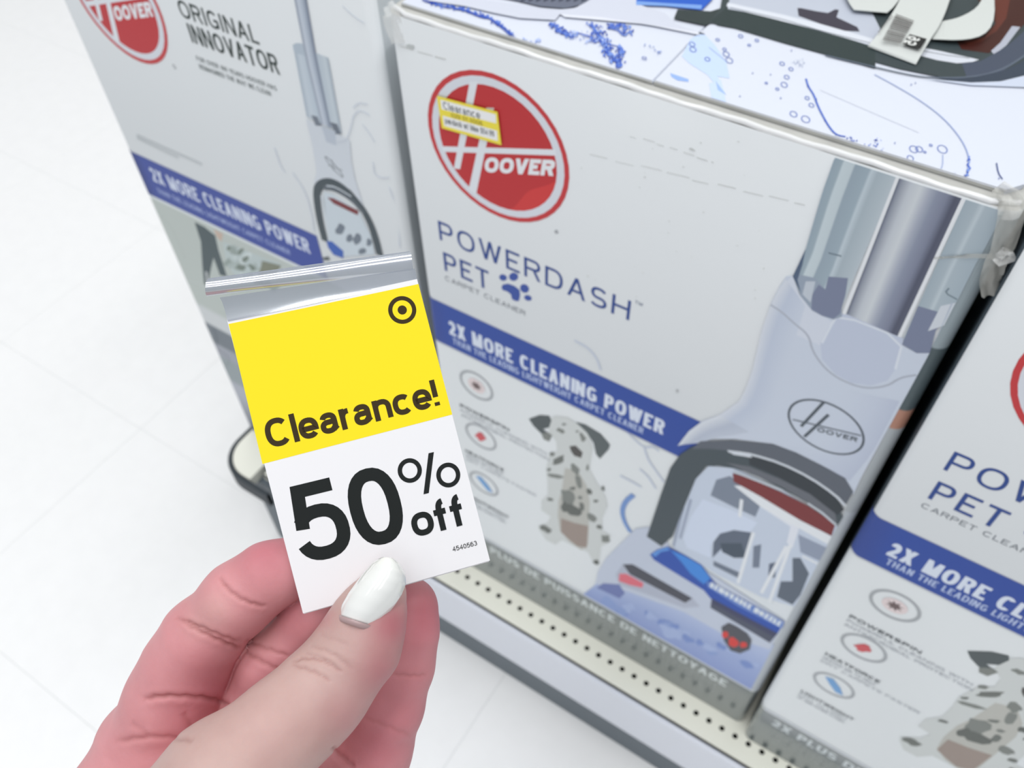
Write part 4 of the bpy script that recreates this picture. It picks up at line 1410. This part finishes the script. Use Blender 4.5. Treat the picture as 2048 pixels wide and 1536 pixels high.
for ln in (L8(c7, 350, 795, 400, 790, 430, 700, 440, 640, 480, 610, 530, 640), L8(c7, 440, 600, 470, 570, 520, 580), L8(c7, 490, 690, 530, 740, 560, 790), L8(c7, 550, 900, 560, 990, 680, 990), L8(c7, 640, 1040, 690, 1180, 700, 1380), L8(c7, 0, 820, 30, 920, 60, 960), L8(c7, 100, 960, 170, 1060, 210, 1200, 220, 1290), L8(c7, 380, 30, 470, 110, 540, 140)):
    pr.line(ln, 1.8, (204, 210, 220), False, 2)
pr.build('machine_print', M_print, left, 'small full-length upright cleaner picture')

# ------------------------------------------------------------------ clearance tag
def cam2w(c):
    return RM.T @ np.array(c, float) + CP


S = 0.046 / 0.0508
tl_c = np.array([-0.0742, -0.0167, 0.2250]) * S
a_c = np.array([0.0483, -0.0117, 0.0103])
b_c = np.array([0.0198, 0.0767, -0.0004])
exc = a_c / np.linalg.norm(a_c)
eyc = b_c - (b_c @ exc) * exc
eyc /= np.linalg.norm(eyc)
nc = np.cross(exc, eyc)
if nc[2] > 0:
    nc = -nc
W_EX, W_EY, W_N = RM.T @ exc, RM.T @ eyc, RM.T @ nc
T_O = cam2w(tl_c)
P_tag = Plane(T_O, W_EX, W_EY, W_N, 1.02)
tag = empty('clearance_tag', tuple(P_tag.pt((.02, .06))), 'yellow and white clearance price tag held up between thumb and fingers', 'price tag')
TAGO = Vector(tag.location)


def rel(v, o=TAGO):
    return tuple(Vector(v) - o)


def card(name, corners, h0, h1, m):
    us = [P_tag.uv(p) for p in corners]
    V, Fc = [], []
    n = 8
    for h in (h0, h1):
        for i in range(n + 1):
            for j in range(2):
                t = i / n
                q = us[0] * (1 - t) * (1 - j) + us[1] * (1 - t) * j + us[2] * t * j + us[3] * t * (1 - j)
                V.append(rel(P_tag.pt(q, h)))
    m_ = 2 * (n + 1)
    for i in range(n):
        k = 2 * i
        Fc += [(k, k + 1, k + 3, k + 2), (m_ + k, m_ + k + 2, m_ + k + 3, m_ + k + 1), (k, k + 2, m_ + k + 2, m_ + k), (k + 1, m_ + k + 1, m_ + k + 3, k + 3)]
    Fc += [(0, m_, m_ + 1, 1), (m_ - 2, m_ - 1, 2 * m_ - 1, 2 * m_ - 2)]
    return mesh_obj(name, V, Fc, m, tag)


M_card = mat('white_tag_card', lin((233, 232, 235)), 0.4, coat=.15)
card('card', [(454, 640), (834, 558), (980, 1121), (606, 1227)], -0.0003, 0.0, M_card)
card('backing_card', [(456, 642), (832, 562), (979, 1124), (608, 1229)], -0.0009, -0.0006, M_card)
pr = Print(P_tag, 0.00003)
YEL = (252, 222, 34)
BRN = (58, 46, 24)
BLK = (28, 32, 32)
pr.poly([(457, 648), (837, 568), (904.5, 829), (525, 928)], YEL)
pr.disc((804.5, 620), 28.0, BRN, 19.5)
pr.disc((804.5, 620), 9.2, BRN)
pr.text('Clearance!', (538, 898), (881, 811), (524, 842), BRN, 0.19, 0.05)
pr.build('yellow_field', M_tagink, tag, 'yellow panel with ring mark and black word')


def cT(x, y):
    return (400 + x / 2.0217, 480 + y / 2.0217)


pr = Print(P_tag, 0.00003)
pr.text('50', (606, 1131), (820, 1075), (566.5, 977), BLK, 0.168, 0.045)
pr.ell((819.5, 941), (23.4 - 3.6, 0), (0, 23.8 - 3.6), BLK, 8.8)
pr.ell((896.5, 950), (23.2 - 3.6, 0), (0, 24.0 - 3.6), BLK, 8.8)
pr.poly([(847.0, 988.5), (857.5, 986), (867.6, 904), (857, 906.5)], BLK)
pr.text('off', (829, 1076), (936, 1047), (814, 1014), BLK, 0.185, 0.045)
pr.text('4540563', (906, 1103), (954.5, 1090), (904, 1094), BLK, 0.13, 0.12)
pr.build('price_lettering', M_tagink, tag, 'black fifty percent off lettering')

# clear plastic strip along the top of the tag
M_plastic = bpy.data.materials.new('clear_glossy_plastic')
M_plastic.use_nodes = True
nt = M_plastic.node_tree
nt.nodes.clear()
out = nt.nodes.new('ShaderNodeOutputMaterial')
tr_ = nt.nodes.new('ShaderNodeBsdfTransparent')
tr_.inputs[0].default_value = (.86, .89, .93, 1)
gl = nt.nodes.new('ShaderNodeBsdfGlossy')
gl.inputs['Roughness'].default_value = 0.16
gl.inputs['Color'].default_value = (.93, .95, 1, 1)
df = nt.nodes.new('ShaderNodeBsdfDiffuse')
df.inputs[0].default_value = lin((150, 158, 172))
m1 = nt.nodes.new('ShaderNodeMixShader')
m2 = nt.nodes.new('ShaderNodeMixShader')
tcn = nt.nodes.new('ShaderNodeTexCoord')
nz = nt.nodes.new('ShaderNodeTexNoise')
nz.inputs['Scale'].default_value = 38
bp = nt.nodes.new('ShaderNodeBump')
bp.inputs['Strength'].default_value = 0.25
bp.inputs['Distance'].default_value = 0.0012
nt.links.new(tcn.outputs['Object'], nz.inputs['Vector'])
nt.links.new(nz.outputs['Fac'], bp.inputs['Height'])
nt.links.new(bp.outputs['Normal'], gl.inputs['Normal'])
m1.inputs[0].default_value = 0.62
nt.links.new(tr_.outputs[0], m1.inputs[1])
nt.links.new(df.outputs[0], m1.inputs[2])
m2.inputs[0].default_value = 0.42
nt.links.new(m1.outputs[0], m2.inputs[1])
nt.links.new(gl.outputs[0], m2.inputs[2])
nt.links.new(m2.outputs[0], out.inputs[0])


def lp2(p, q, t):
    return np.array(p, float) * (1 - t) + np.array(q, float) * t


rows = [  # left px, right px, height in mm towards the viewer
    ((456, 643), (836, 564), .12), ((454, 638), (834, 558), .16), ((450, 620), (833, 553), .4), ((445, 604), (831, 545), .9), ((441, 597), (829, 538), 1.3),
]
rows2 = [((415, 594), (826, 541), 1.2), ((414, 590), (825, 536), 2.2), ((414, 583), (824, 528), 2.9), ((415, 576), (823, 521), 3.0), ((415, 568), (822, 513), 2.6), ((417, 560), (821, 506), 1.6), ((419, 557), (819, 503), .4), ((421, 558), (818, 504), -.8)]


def sheet(name, rows, m, n=22, thick=0.00012):
    V, Fc = [], []
    R_ = len(rows)
    for i, (p, q, h) in enumerate(rows):
        for j in range(n):
            t = j / (n - 1)
            wob = 0.00012 * math.sin(5 * t + i * .6)
            V.append(rel(P_tag.pt(P_tag.uv(lp2(p, q, t)), h / 1000 * (1 - .55 * t * t) + wob)))
    for i in range(R_ - 1):
        for j in range(n - 1):
            Fc.append((i * n + j, i * n + j + 1, (i + 1) * n + j + 1, (i + 1) * n + j))
    o = mesh_obj(name, V, Fc, m, tag, True)
    return o


o = sheet('plastic_strip', rows, M_plastic)
o['label'] = 'clear glossy plastic strip'
sheet('plastic_curl', rows2, M_plastic)

# ------------------------------------------------------------------ hand
D = S / 0.9055 * 1.0


def hp(px, py, d):
    return np.array([(px - 1024) / F_PX * d, (py - 768) / F_PX * d, d])


CH = {
    'thumb': [(763, 1182, .2003, 5.8), (742, 1230, .1995, 8.0), (716, 1292, .1990, 9.6), (655, 1372, .1970, 10.1), (618, 1412, .1955, 10.4), (560, 1462, .1915, 11.0), (450, 1565, .1860, 13.8), (335, 1715, .1860, 17.5)],
    'index': [(590, 1131, .2125, 7.5), (540, 1152, .2125, 8.1), (478, 1197, .2135, 9.0), (403, 1276, .2165, 9.8), (372, 1335, .2195, 10.8), (347, 1395, .2225, 11.8), (310, 1490, .2265, 13.8)],
    'middle': [(705, 1150, .2190, 7.4), (637, 1226, .2195, 8.2), (547, 1327, .2235, 8.9), (512, 1400, .2280, 10.0), (452, 1520, .2350, 12.5)],
    'ring': [(818, 1212, .2205, 7.7), (808, 1262, .2200, 8.6), (797, 1330, .2215, 8.9), (775, 1410, .2235, 9.2), (752, 1490, .2265, 9.4), (735, 1600, .2320, 10.5), (690, 1750, .2380, 13)],
    'little': [(775, 1300, .2400, 6.6), (765, 1400, .2420, 7.2), (742, 1500, .2430, 7.8), (700, 1650, .2440, 9.5), (640, 1790, .2440, 12)],
    'palm': [(300, 1500, .2300, 14.5), (255, 1650, .2260, 19), (290, 1850, .2180, 24), (330, 2100, .2120, 25), (380, 2350, .205, 26)],
}
EXTRA_P = [((430, 1560, .234, 14.5), (560, 1800, .232, 20)), ((700, 1660, .238, 13), (560, 1850, .230, 20)), ((560, 1800, .232, 20), (400, 2100, .216, 24)), ((335, 1715, .188, 17), (330, 1950, .2, 22)), ((450, 1600, .205, 14), (640, 1668, .214, 14.5)), ((626, 1602, .222, 12.5), (720, 1675, .228, 13)), ((400, 1560, .222, 12), (560, 1650, .222, 13))]
NAMES = list(CH)


def seg_d(P, a, b, ra, rb):
    ab = b - a
    t = np.clip(((P - a) @ ab) / (ab @ ab), 0, 1)
    d = np.sqrt(((P - a - t[:, None] * ab) ** 2).sum(1))
    return d - (ra + (rb - ra) * t)


def smin(a, b, k):
    h = np.maximum(k - np.abs(a - b), 0) / k
    return np.minimum(a, b) - h * h * k * .25


def group_d(P, name):
    ch = CH[name]
    d = None
    for (x0, y0, d0, r0), (x1, y1, d1, r1) in zip(ch[:-1], ch[1:]):
        v = seg_d(P, hp(x0, y0, d0), hp(x1, y1, d1), r0 / 1000, r1 / 1000)
        d = v if d is None else smin(d, v, 0.004)
    d = d + 0.00045
    if name == 'palm':
        for A_, B_ in EXTRA_P:
            v = seg_d(P, hp(*A_[:3]), hp(*B_[:3]), A_[3] / 1000, B_[3] / 1000)
            d = smin(d, v, 0.008)
    return d


def hand_d(P, want=False):
    g = {n: group_d(P, n) for n in NAMES}
    f = smin(g['index'], g['middle'], 0.0009)
    f = smin(f, g['ring'], 0.0009)
    f = smin(f, g['little'], 0.0009)
    tp = smin(g['thumb'], g['palm'], 0.004)
    fp = smin(f, g['palm'], 0.004)
    d = smin(np.minimum(tp, fp), np.minimum(tp, fp), 1e-4)
    if want:
        return d, g
    return d


STEP = 0.0009
ax = [np.arange(-.140, -.012, STEP), np.arange(.030, .205, STEP), np.arange(.163, .268, STEP)]
nx, ny, nz_ = [len(a) for a in ax]
G = np.empty((nx, ny, nz_), np.float32)
YY, ZZ = np.meshgrid(ax[1], ax[2], indexing='ij')
for i0 in range(0, nx, 12):
    xs_ = ax[0][i0:i0 + 12]
    Pn = np.empty((len(xs_), ny * nz_, 3))
    Pn[:, :, 0] = xs_[:, None]
    Pn[:, :, 1] = YY.ravel()[None]
    Pn[:, :, 2] = ZZ.ravel()[None]
    G[i0:i0 + 12] = hand_d(Pn.reshape(-1, 3)).reshape(len(xs_), ny, nz_)
G[0], G[-1] = 1e-3, 1e-3
G[:, 0], G[:, -1] = 1e-3, 1e-3
G[:, :, 0], G[:, :, -1] = 1e-3, 1e-3
# surface nets
ins = G < 0
cn = sum(ins[i:nx - 1 + i, j:ny - 1 + j, k:nz_ - 1 + k].astype(np.int8) for i in (0, 1) for j in (0, 1) for k in (0, 1))
act = (cn > 0) & (cn < 8)
ids = -np.ones(act.shape, np.int64)
ii = np.argwhere(act)
ids[act] = np.arange(len(ii))
acc = np.zeros((len(ii), 3))
num = np.zeros(len(ii))
corners = [(i, j, k) for i in (0, 1) for j in (0, 1) for k in (0, 1)]
for ca in corners:
    for cb in corners:
        if sum(abs(ca[q] - cb[q]) for q in range(3)) == 1 and ca < cb:
            va = G[ii[:, 0] + ca[0], ii[:, 1] + ca[1], ii[:, 2] + ca[2]]
            vb = G[ii[:, 0] + cb[0], ii[:, 1] + cb[1], ii[:, 2] + cb[2]]
            ok = (va < 0) != (vb < 0)
            t = np.where(ok, va / (va - vb + 1e-20), 0)
            p = np.array(ca)[None] * (1 - t[:, None]) + np.array(cb)[None] * t[:, None]
            acc += np.where(ok[:, None], p, 0)
            num += ok
vt = ii + acc / num[:, None]
vt = np.stack([ax[q][0] + vt[:, q] * STEP for q in range(3)], 1)
quads = []
for axis in range(3):
    sl0 = [slice(None)] * 3
    sl1 = [slice(None)] * 3
    sl0[axis] = slice(0, -1)
    sl1[axis] = slice(1, None)
    A_ = ins[tuple(sl0)]
    B_ = ins[tuple(sl1)]
    e = np.argwhere(A_ != B_)
    o1, o2 = [q for q in range(3) if q != axis]
    e = e[(e[:, o1] > 0) & (e[:, o2] > 0) & (e[:, o1] < (nx, ny, nz_)[o1] - 1) & (e[:, o2] < (nx, ny, nz_)[o2] - 1)]
    c = []
    for (p, q) in ((1, 1), (0, 1), (0, 0), (1, 0)):
        f_i = e.copy()
        f_i[:, o1] -= p
        f_i[:, o2] -= q
        c.append(ids[f_i[:, 0], f_i[:, 1], f_i[:, 2]])
    qd = np.stack(c, 1)
    flip = A_[e[:, 0], e[:, 1], e[:, 2]]
    if axis == 1:
        flip = ~flip
    qd[~flip] = qd[~flip][:, ::-1]
    quads.append(qd)
quads = np.concatenate(quads)


def np_mesh(name, V, Q):
    me = bpy.data.meshes.new(name)
    me.vertices.add(len(V))
    me.vertices.foreach_set('co', np.asarray(V, np.float32).ravel())
    me.loops.add(len(Q) * 4)
    me.loops.foreach_set('vertex_index', np.asarray(Q, np.int32).ravel())
    me.polygons.add(len(Q))
    me.polygons.foreach_set('loop_start', np.arange(0, len(Q) * 4, 4, dtype=np.int32))
    me.polygons.foreach_set('loop_total', np.full(len(Q), 4, np.int32))
    me.update(calc_edges=True)
    me.validate()
    return me


me0 = np_mesh('tmp_hand', vt, quads)
o0 = bpy.data.objects.new('tmp_hand', me0)
COL.objects.link(o0)
md = o0.modifiers.new('s', 'SUBSURF')
md.levels = 1
md.render_levels = 1
dg = bpy.context.evaluated_depsgraph_get()
me1 = bpy.data.meshes.new_from_object(o0.evaluated_get(dg))
bpy.data.objects.remove(o0)
nv = len(me1.vertices)
co = np.empty(nv * 3, np.float32)
me1.vertices.foreach_get('co', co)
co = co.reshape(-1, 3).astype(float)
for _ in range(2):
    d0 = hand_d(co)
    e_ = 2e-4
    gr = np.stack([hand_d(co + np.eye(3)[q] * e_) - d0 for q in range(3)], 1) / e_
    gn = np.linalg.norm(gr, axis=1, keepdims=True) + 1e-9
    gr /= gn
    stp_ = np.clip(d0 / gn[:, 0], -.0006, .0006)
    co = co - gr * stp_[:, None] * .9
d0, gg = hand_d(co, True)
e_ = 2e-4
gr = np.stack([hand_d(co + np.eye(3)[q] * e_) - d0 for q in range(3)], 1)
gr /= np.linalg.norm(gr, axis=1, keepdims=True) + 1e-12
owner = np.argmin(np.stack([gg[n_] for n_ in NAMES], 1), 1)
PX = np.stack([1024 + F_PX * co[:, 0] / co[:, 2], 768 + F_PX * co[:, 1] / co[:, 2]], 1)
facing = np.clip(-gr[:, 2] * 2.0 + .35, 0, 1)


def poly_dist(pts):
    best = np.full(nv, 1e9)
    par = np.zeros(nv)
    ns_ = len(pts) - 1
    for k_, (a, b) in enumerate(zip(pts[:-1], pts[1:])):
        a, b = np.array(a, float), np.array(b, float)
        ab = b - a
        t = np.clip(((PX - a) @ ab) / (ab @ ab), 0, 1)
        dd_ = np.sqrt(((PX - a - t[:, None] * ab) ** 2).sum(1))
        par = np.where(dd_ < best, (k_ + t) / ns_, par)
        best = np.minimum(best, dd_)
    return best, np.clip(np.sin(np.pi * par) * 1.6, 0, 1)


def ch_(x, y):    # crop 150,1036 scale 2.7307
    return (150 + x / 2.7307, 1036 + y / 2.7307)


CR = [  # owners, points, depth mm, width px, colour strength
    (('index',), L8(ch_, 785, 320, 830, 385, 900, 440, 970, 470, 1050, 485), .55, 6, .55),
    (('index', 'middle'), L8(ch_, 545, 545, 640, 575, 740, 610, 830, 650, 910, 675), .55, 6, .6),
    (('index', 'middle'), L8(ch_, 600, 570, 660, 605, 760, 650, 850, 690, 910, 715), .65, 7, .7),
    (('index', 'palm', 'middle'), L8(ch_, 370, 995, 440, 975, 560, 970, 680, 975, 790, 995, 850, 1030), .9, 8, .65),
    (('middle', 'index'), L8(ch_, 930, 665, 1010, 695, 1100, 735, 1180, 755), .45, 6, .45),
    (('middle', 'index'), L8(ch_, 920, 725, 1000, 770, 1080, 815, 1130, 830), .55, 7, .55),
    (('middle',), L8(ch_, 1090, 440, 1160, 400, 1200, 380), .3, 6, .3),
    (('palm', 'index', 'thumb'), L8(ch_, 210, 1225, 330, 1205, 460, 1195, 600, 1205, 650, 1215), .5, 9, .4),
    (('palm', 'index'), L8(ch_, 590, 1060, 630, 1120, 650, 1180), .35, 12, .25),
    (('palm', 'index'), L8(ch_, 300, 1120, 380, 1160, 400, 1200), .2, 12, .2),
    (('ring',), L8(ch_, 1720, 850, 1800, 858, 1880, 862, 1920, 850), .3, 6, .35),
    (('ring',), L8(ch_, 1560, 1085, 1660, 1120, 1760, 1160, 1840, 1190), .25, 8, .25),
    (('thumb',), L8(ch_, 1180, 790, 1240, 765, 1330, 770, 1400, 800, 1460, 845), .42, 5, .45),
    (('thumb',), L8(ch_, 1180, 800, 1260, 820, 1330, 850, 1400, 895), .38, 5, .4),
    (('thumb',), L8(ch_, 1280, 700, 1370, 720, 1450, 770, 1520, 830), .22, 6, .25),
    (('thumb',), L8(ch_, 1250, 740, 1330, 750, 1420, 800), .2, 5, .2),
    (('thumb',), L8(ch_, 1330, 640, 1430, 665, 1500, 700), .12, 5, .12),
    (('palm', 'ring', 'thumb'), L8(ch_, 1400, 1250, 1470, 1310, 1530, 1365), .6, 7, .5),
]
crease = np.zeros(nv)
disp = np.zeros(nv)
for own, pts, dep, w, cs in CR:
    ok = np.isin(owner, [NAMES.index(n_) for n_ in own])
    P_ = [np.array(p, float) for p in pts]
    for _ in range(2):
        Q_ = [P_[0]]
        for i in range(len(P_) - 1):
            Q_ += [P_[i] * .75 + P_[i + 1] * .25, P_[i] * .25 + P_[i + 1] * .75]
        P_ = Q_ + [P_[-1]]
    P_ = [p + np.array([0, 1.3 * math.sin(i * 2.1)]) for i, p in enumerate(P_)]
    dd, tp_ = poly_dist(P_)
    ok = ok * tp_
    g_ = np.exp(-(dd / (w * .6)) ** 2) * ok * facing
    disp -= g_ * dep * .8 / 1000
    disp += np.exp(-((dd - w * 1.6) / (w * .9)) ** 2) * ok * facing * dep / 1000 * .16
    crease = np.maximum(crease, g_ * cs * .75)
    crease = np.maximum(crease, np.exp(-(dd / (w * 1.8)) ** 2) * ok * facing * cs * .16)
# finger pads bulge gently
for (x, y, r, h, own) in ((505, 1120, 55, .5, 'index'), (395, 1190, 0, 0, 'index'), (440, 1240, 50, .5, 'index'), (370, 1345, 60, .7, 'index'), (600, 1245, 50, .4, 'middle'), (500, 1370, 45, .6, 'middle'), (350, 1450, 60, .8, 'palm')):
    if r:
        dd = np.sqrt((PX[:, 0] - x) ** 2 + (PX[:, 1] - y) ** 2)
        disp += np.exp(-(dd / r) ** 2) * h / 1000 * (owner == NAMES.index(own)) * facing
co = co + gr * disp[:, None]
# skin tone: rosy pads and fingertips, paler back of the thumb
base_f = np.array(lin((214, 150, 154))[:3])
base_t = np.array(lin((196, 166, 160))[:3])
rosy = np.array(lin((190, 108, 120))[:3])
pale = np.array(lin((210, 166, 162))[:3])
crs = np.array(lin((150, 78, 70))[:3])
wt_ = 1 / (1 + np.exp(np.clip((gg['thumb'] - np.minimum.reduce([gg[n_] for n_ in NAMES if n_ != 'thumb'])) * 900, -30, 30)))
colr = base_f[None] * (1 - wt_[:, None]) + base_t[None] * wt_[:, None]


def spot(x, y, r, c, s, own=None):
    global colr
    dd = np.sqrt((PX[:, 0] - x) ** 2 + (PX[:, 1] - y) ** 2)
    w = np.exp(-(dd / r) ** 2) * s
    if own:
        w = w * np.isin(owner, [NAMES.index(n_) for n_ in own])
    colr = colr * (1 - w[:, None]) + c[None] * w[:, None]


spot(535, 1110, 60, rosy, .7, ('index',))
spot(430, 1220, 40, pale, .6, ('index',))
spot(395, 1250, 30, pale, .4, ('index',))
spot(420, 1340, 60, rosy, .35, ('index',))
spot(430, 1385, 40, rosy, .5, ('index',))
spot(520, 1260, 40, pale, .5, ('middle',))
spot(590, 1210, 70, rosy, .5, ('middle',))
spot(560, 1380, 60, rosy, .5, ('middle',))
spot(850, 1230, 80, rosy, .8, ('ring',))
spot(820, 1420, 120, rosy, .5, ('ring',))
spot(760, 1500, 60, rosy, .5, ('ring',))
spot(380, 1430, 60, rosy, .35, ('palm', 'index'))
spot(790, 1250, 55, rosy, .8, ('thumb',))
spot(770, 1350, 60, rosy, .65, ('thumb',))
spot(700, 1440, 60, rosy, .4, ('thumb',))
spot(640, 1230, 30, rosy, .45, ('thumb',))
spot(560, 1480, 120, pale, .3, ('thumb',))
colr = colr * (1 - crease[:, None]) + crs[None] * crease[:, None]
wco = co @ RM + CP
hand = bpy.data.objects.new('hand', me1)
COL.objects.link(hand)
HO = cam2w(hp(450, 1565, .2))
me1.vertices.foreach_set('co', (wco - HO).astype(np.float32).ravel())
me1.name = 'hand'
me1.update()
me1.polygons.foreach_set('use_smooth', [True] * len(me1.polygons))
hand.location = tuple(HO)
hand['label'] = "person's left hand with a white-painted thumbnail pinching the clearance tag"
hand['category'] = 'hand'
at = me1.attributes.new('Col', 'FLOAT_COLOR', 'POINT')
at.data.foreach_set('color', np.concatenate([colr, np.ones((nv, 1))], 1).astype(np.float32).ravel())
M_skin = bpy.data.materials.new('skin')
M_skin.use_nodes = True
nt = M_skin.node_tree
b = nt.nodes['Principled BSDF']
a = nt.nodes.new('ShaderNodeAttribute')
a.attribute_name = 'Col'
tc = nt.nodes.new('ShaderNodeTexCoord')
n1 = nt.nodes.new('ShaderNodeTexNoise')
n1.inputs['Scale'].default_value = 90
n1.inputs['Detail'].default_value = 4
mx = nt.nodes.new('ShaderNodeMix')
mx.data_type = 'RGBA'
mx.blend_type = 'MULTIPLY'
mx.inputs[0].default_value = 1.0
cr = nt.nodes.new('ShaderNodeValToRGB')
cr.color_ramp.elements[0].position = .3
cr.color_ramp.elements[0].color = (.90, .86, .86, 1)
cr.color_ramp.elements[1].position = .7
cr.color_ramp.elements[1].color = (1, 1, 1, 1)
nt.links.new(tc.outputs['Object'], n1.inputs['Vector'])
nt.links.new(n1.outputs['Fac'], cr.inputs[0])
nt.links.new(a.outputs['Color'], mx.inputs[6])
nt.links.new(cr.outputs[0], mx.inputs[7])
nt.links.new(mx.outputs[2], b.inputs['Base Color'])
b.inputs['Roughness'].default_value = 0.5
b.inputs['Specular IOR Level'].default_value = 0.35
b.inputs['Subsurface Weight'].default_value = 0.18
b.inputs['Subsurface Radius'].default_value = (1.0, .35, .2)
b.inputs['Subsurface Scale'].default_value = 0.003
n2 = nt.nodes.new('ShaderNodeTexNoise')
n2.inputs['Scale'].default_value = 900
n2.inputs['Detail'].default_value = 3
nt.links.new(tc.outputs['Object'], n2.inputs['Vector'])
bp = nt.nodes.new('ShaderNodeBump')
bp.inputs['Strength'].default_value = 0.18
bp.inputs['Distance'].default_value = 0.0003
nt.links.new(n2.outputs['Fac'], bp.inputs['Height'])
nt.links.new(bp.outputs['Normal'], b.inputs['Normal'])
me1.materials.append(M_skin)

# thumbnail: arched plate over the thumb tip
M_nail = mat('white_nail_polish', lin((235, 236, 234)), 0.16, 0.6, coat=.8, coat_rough=.05)
M_cut = mat('cuticle_edge', lin((176, 150, 150)), 0.4, coat=.3)
#  left edge px, right edge px along the nail from base to tip
NL = [(676, 1231), (684, 1209), (697, 1186), (715, 1161), (730, 1142), (744, 1126), (756, 1118), (766, 1114)]
NR = [(752, 1257), (767, 1239), (788, 1213), (803, 1190), (812, 1168), (811, 1148), (801, 1129), (786, 1116)]
ND = [.1900, .1895, .1893, .1894, .1899, .1906, .1915, .1922]


def nail(name, rows, m, lift=0.0, arch=.0042, k=13, thick=.0005):
    V, Fc = [], []
    n = len(rows)
    for layer in (0, 1):
        for (l, r, d) in rows:
            for j in range(k):
                t = j / (k - 1)
                u = 2 * t - 1
                w = np.linalg.norm(np.array(l) - np.array(r)) / 80.0
                px = lp2(l, r, t)
                dd = d + arch * min(w, 1) * (1 - math.sqrt(max(1 - .88 * u * u, 0))) / .65 + layer * thick - lift
                V.append(tuple(cam2w(hp(px[0], px[1], dd)) - HO))
    N = n * k
    for i in range(n - 1):
        for j in range(k - 1):
            a_ = i * k + j
            Fc.append((a_, a_ + 1, a_ + k + 1, a_ + k))
            Fc.append((N + a_, N + a_ + k, N + a_ + k + 1, N + a_ + 1))
    for i in range(n - 1):
        a_ = i * k
        Fc.append((a_, a_ + k, N + a_ + k, N + a_))
        a_ = i * k + k - 1
        Fc.append((a_, N + a_, N + a_ + k, a_ + k))
    for j in range(k - 1):
        Fc.append((j, N + j, N + j + 1, j + 1))
        a_ = (n - 1) * k + j
        Fc.append((a_, a_ + 1, N + a_ + 1, N + a_))
    return mesh_obj(name, V, Fc, m, hand, True)


def dens(L, k=4):
    out_ = []
    for i in range(len(L) - 1):
        for q in range(k):
            t = q / k
            out_.append(tuple(np.array(L[i]) * (1 - t) + np.array(L[i + 1]) * t) if np.ndim(L[i]) else L[i] * (1 - t) + L[i + 1] * t)
    out_.append(L[-1])
    return out_


rws = list(zip(dens(NL), dens(NR), dens(ND)))
o = nail('thumbnail', rws, M_nail)
o['label'] = 'glossy white painted thumbnail'
# rim of bare nail and cuticle below the polish
o = nail('cuticle', [((673, 1240), (747, 1266), .1897), ((674, 1235), (751, 1261), .1894), ((676, 1229), (754, 1255), .1893)], M_cut, arch=.0042)
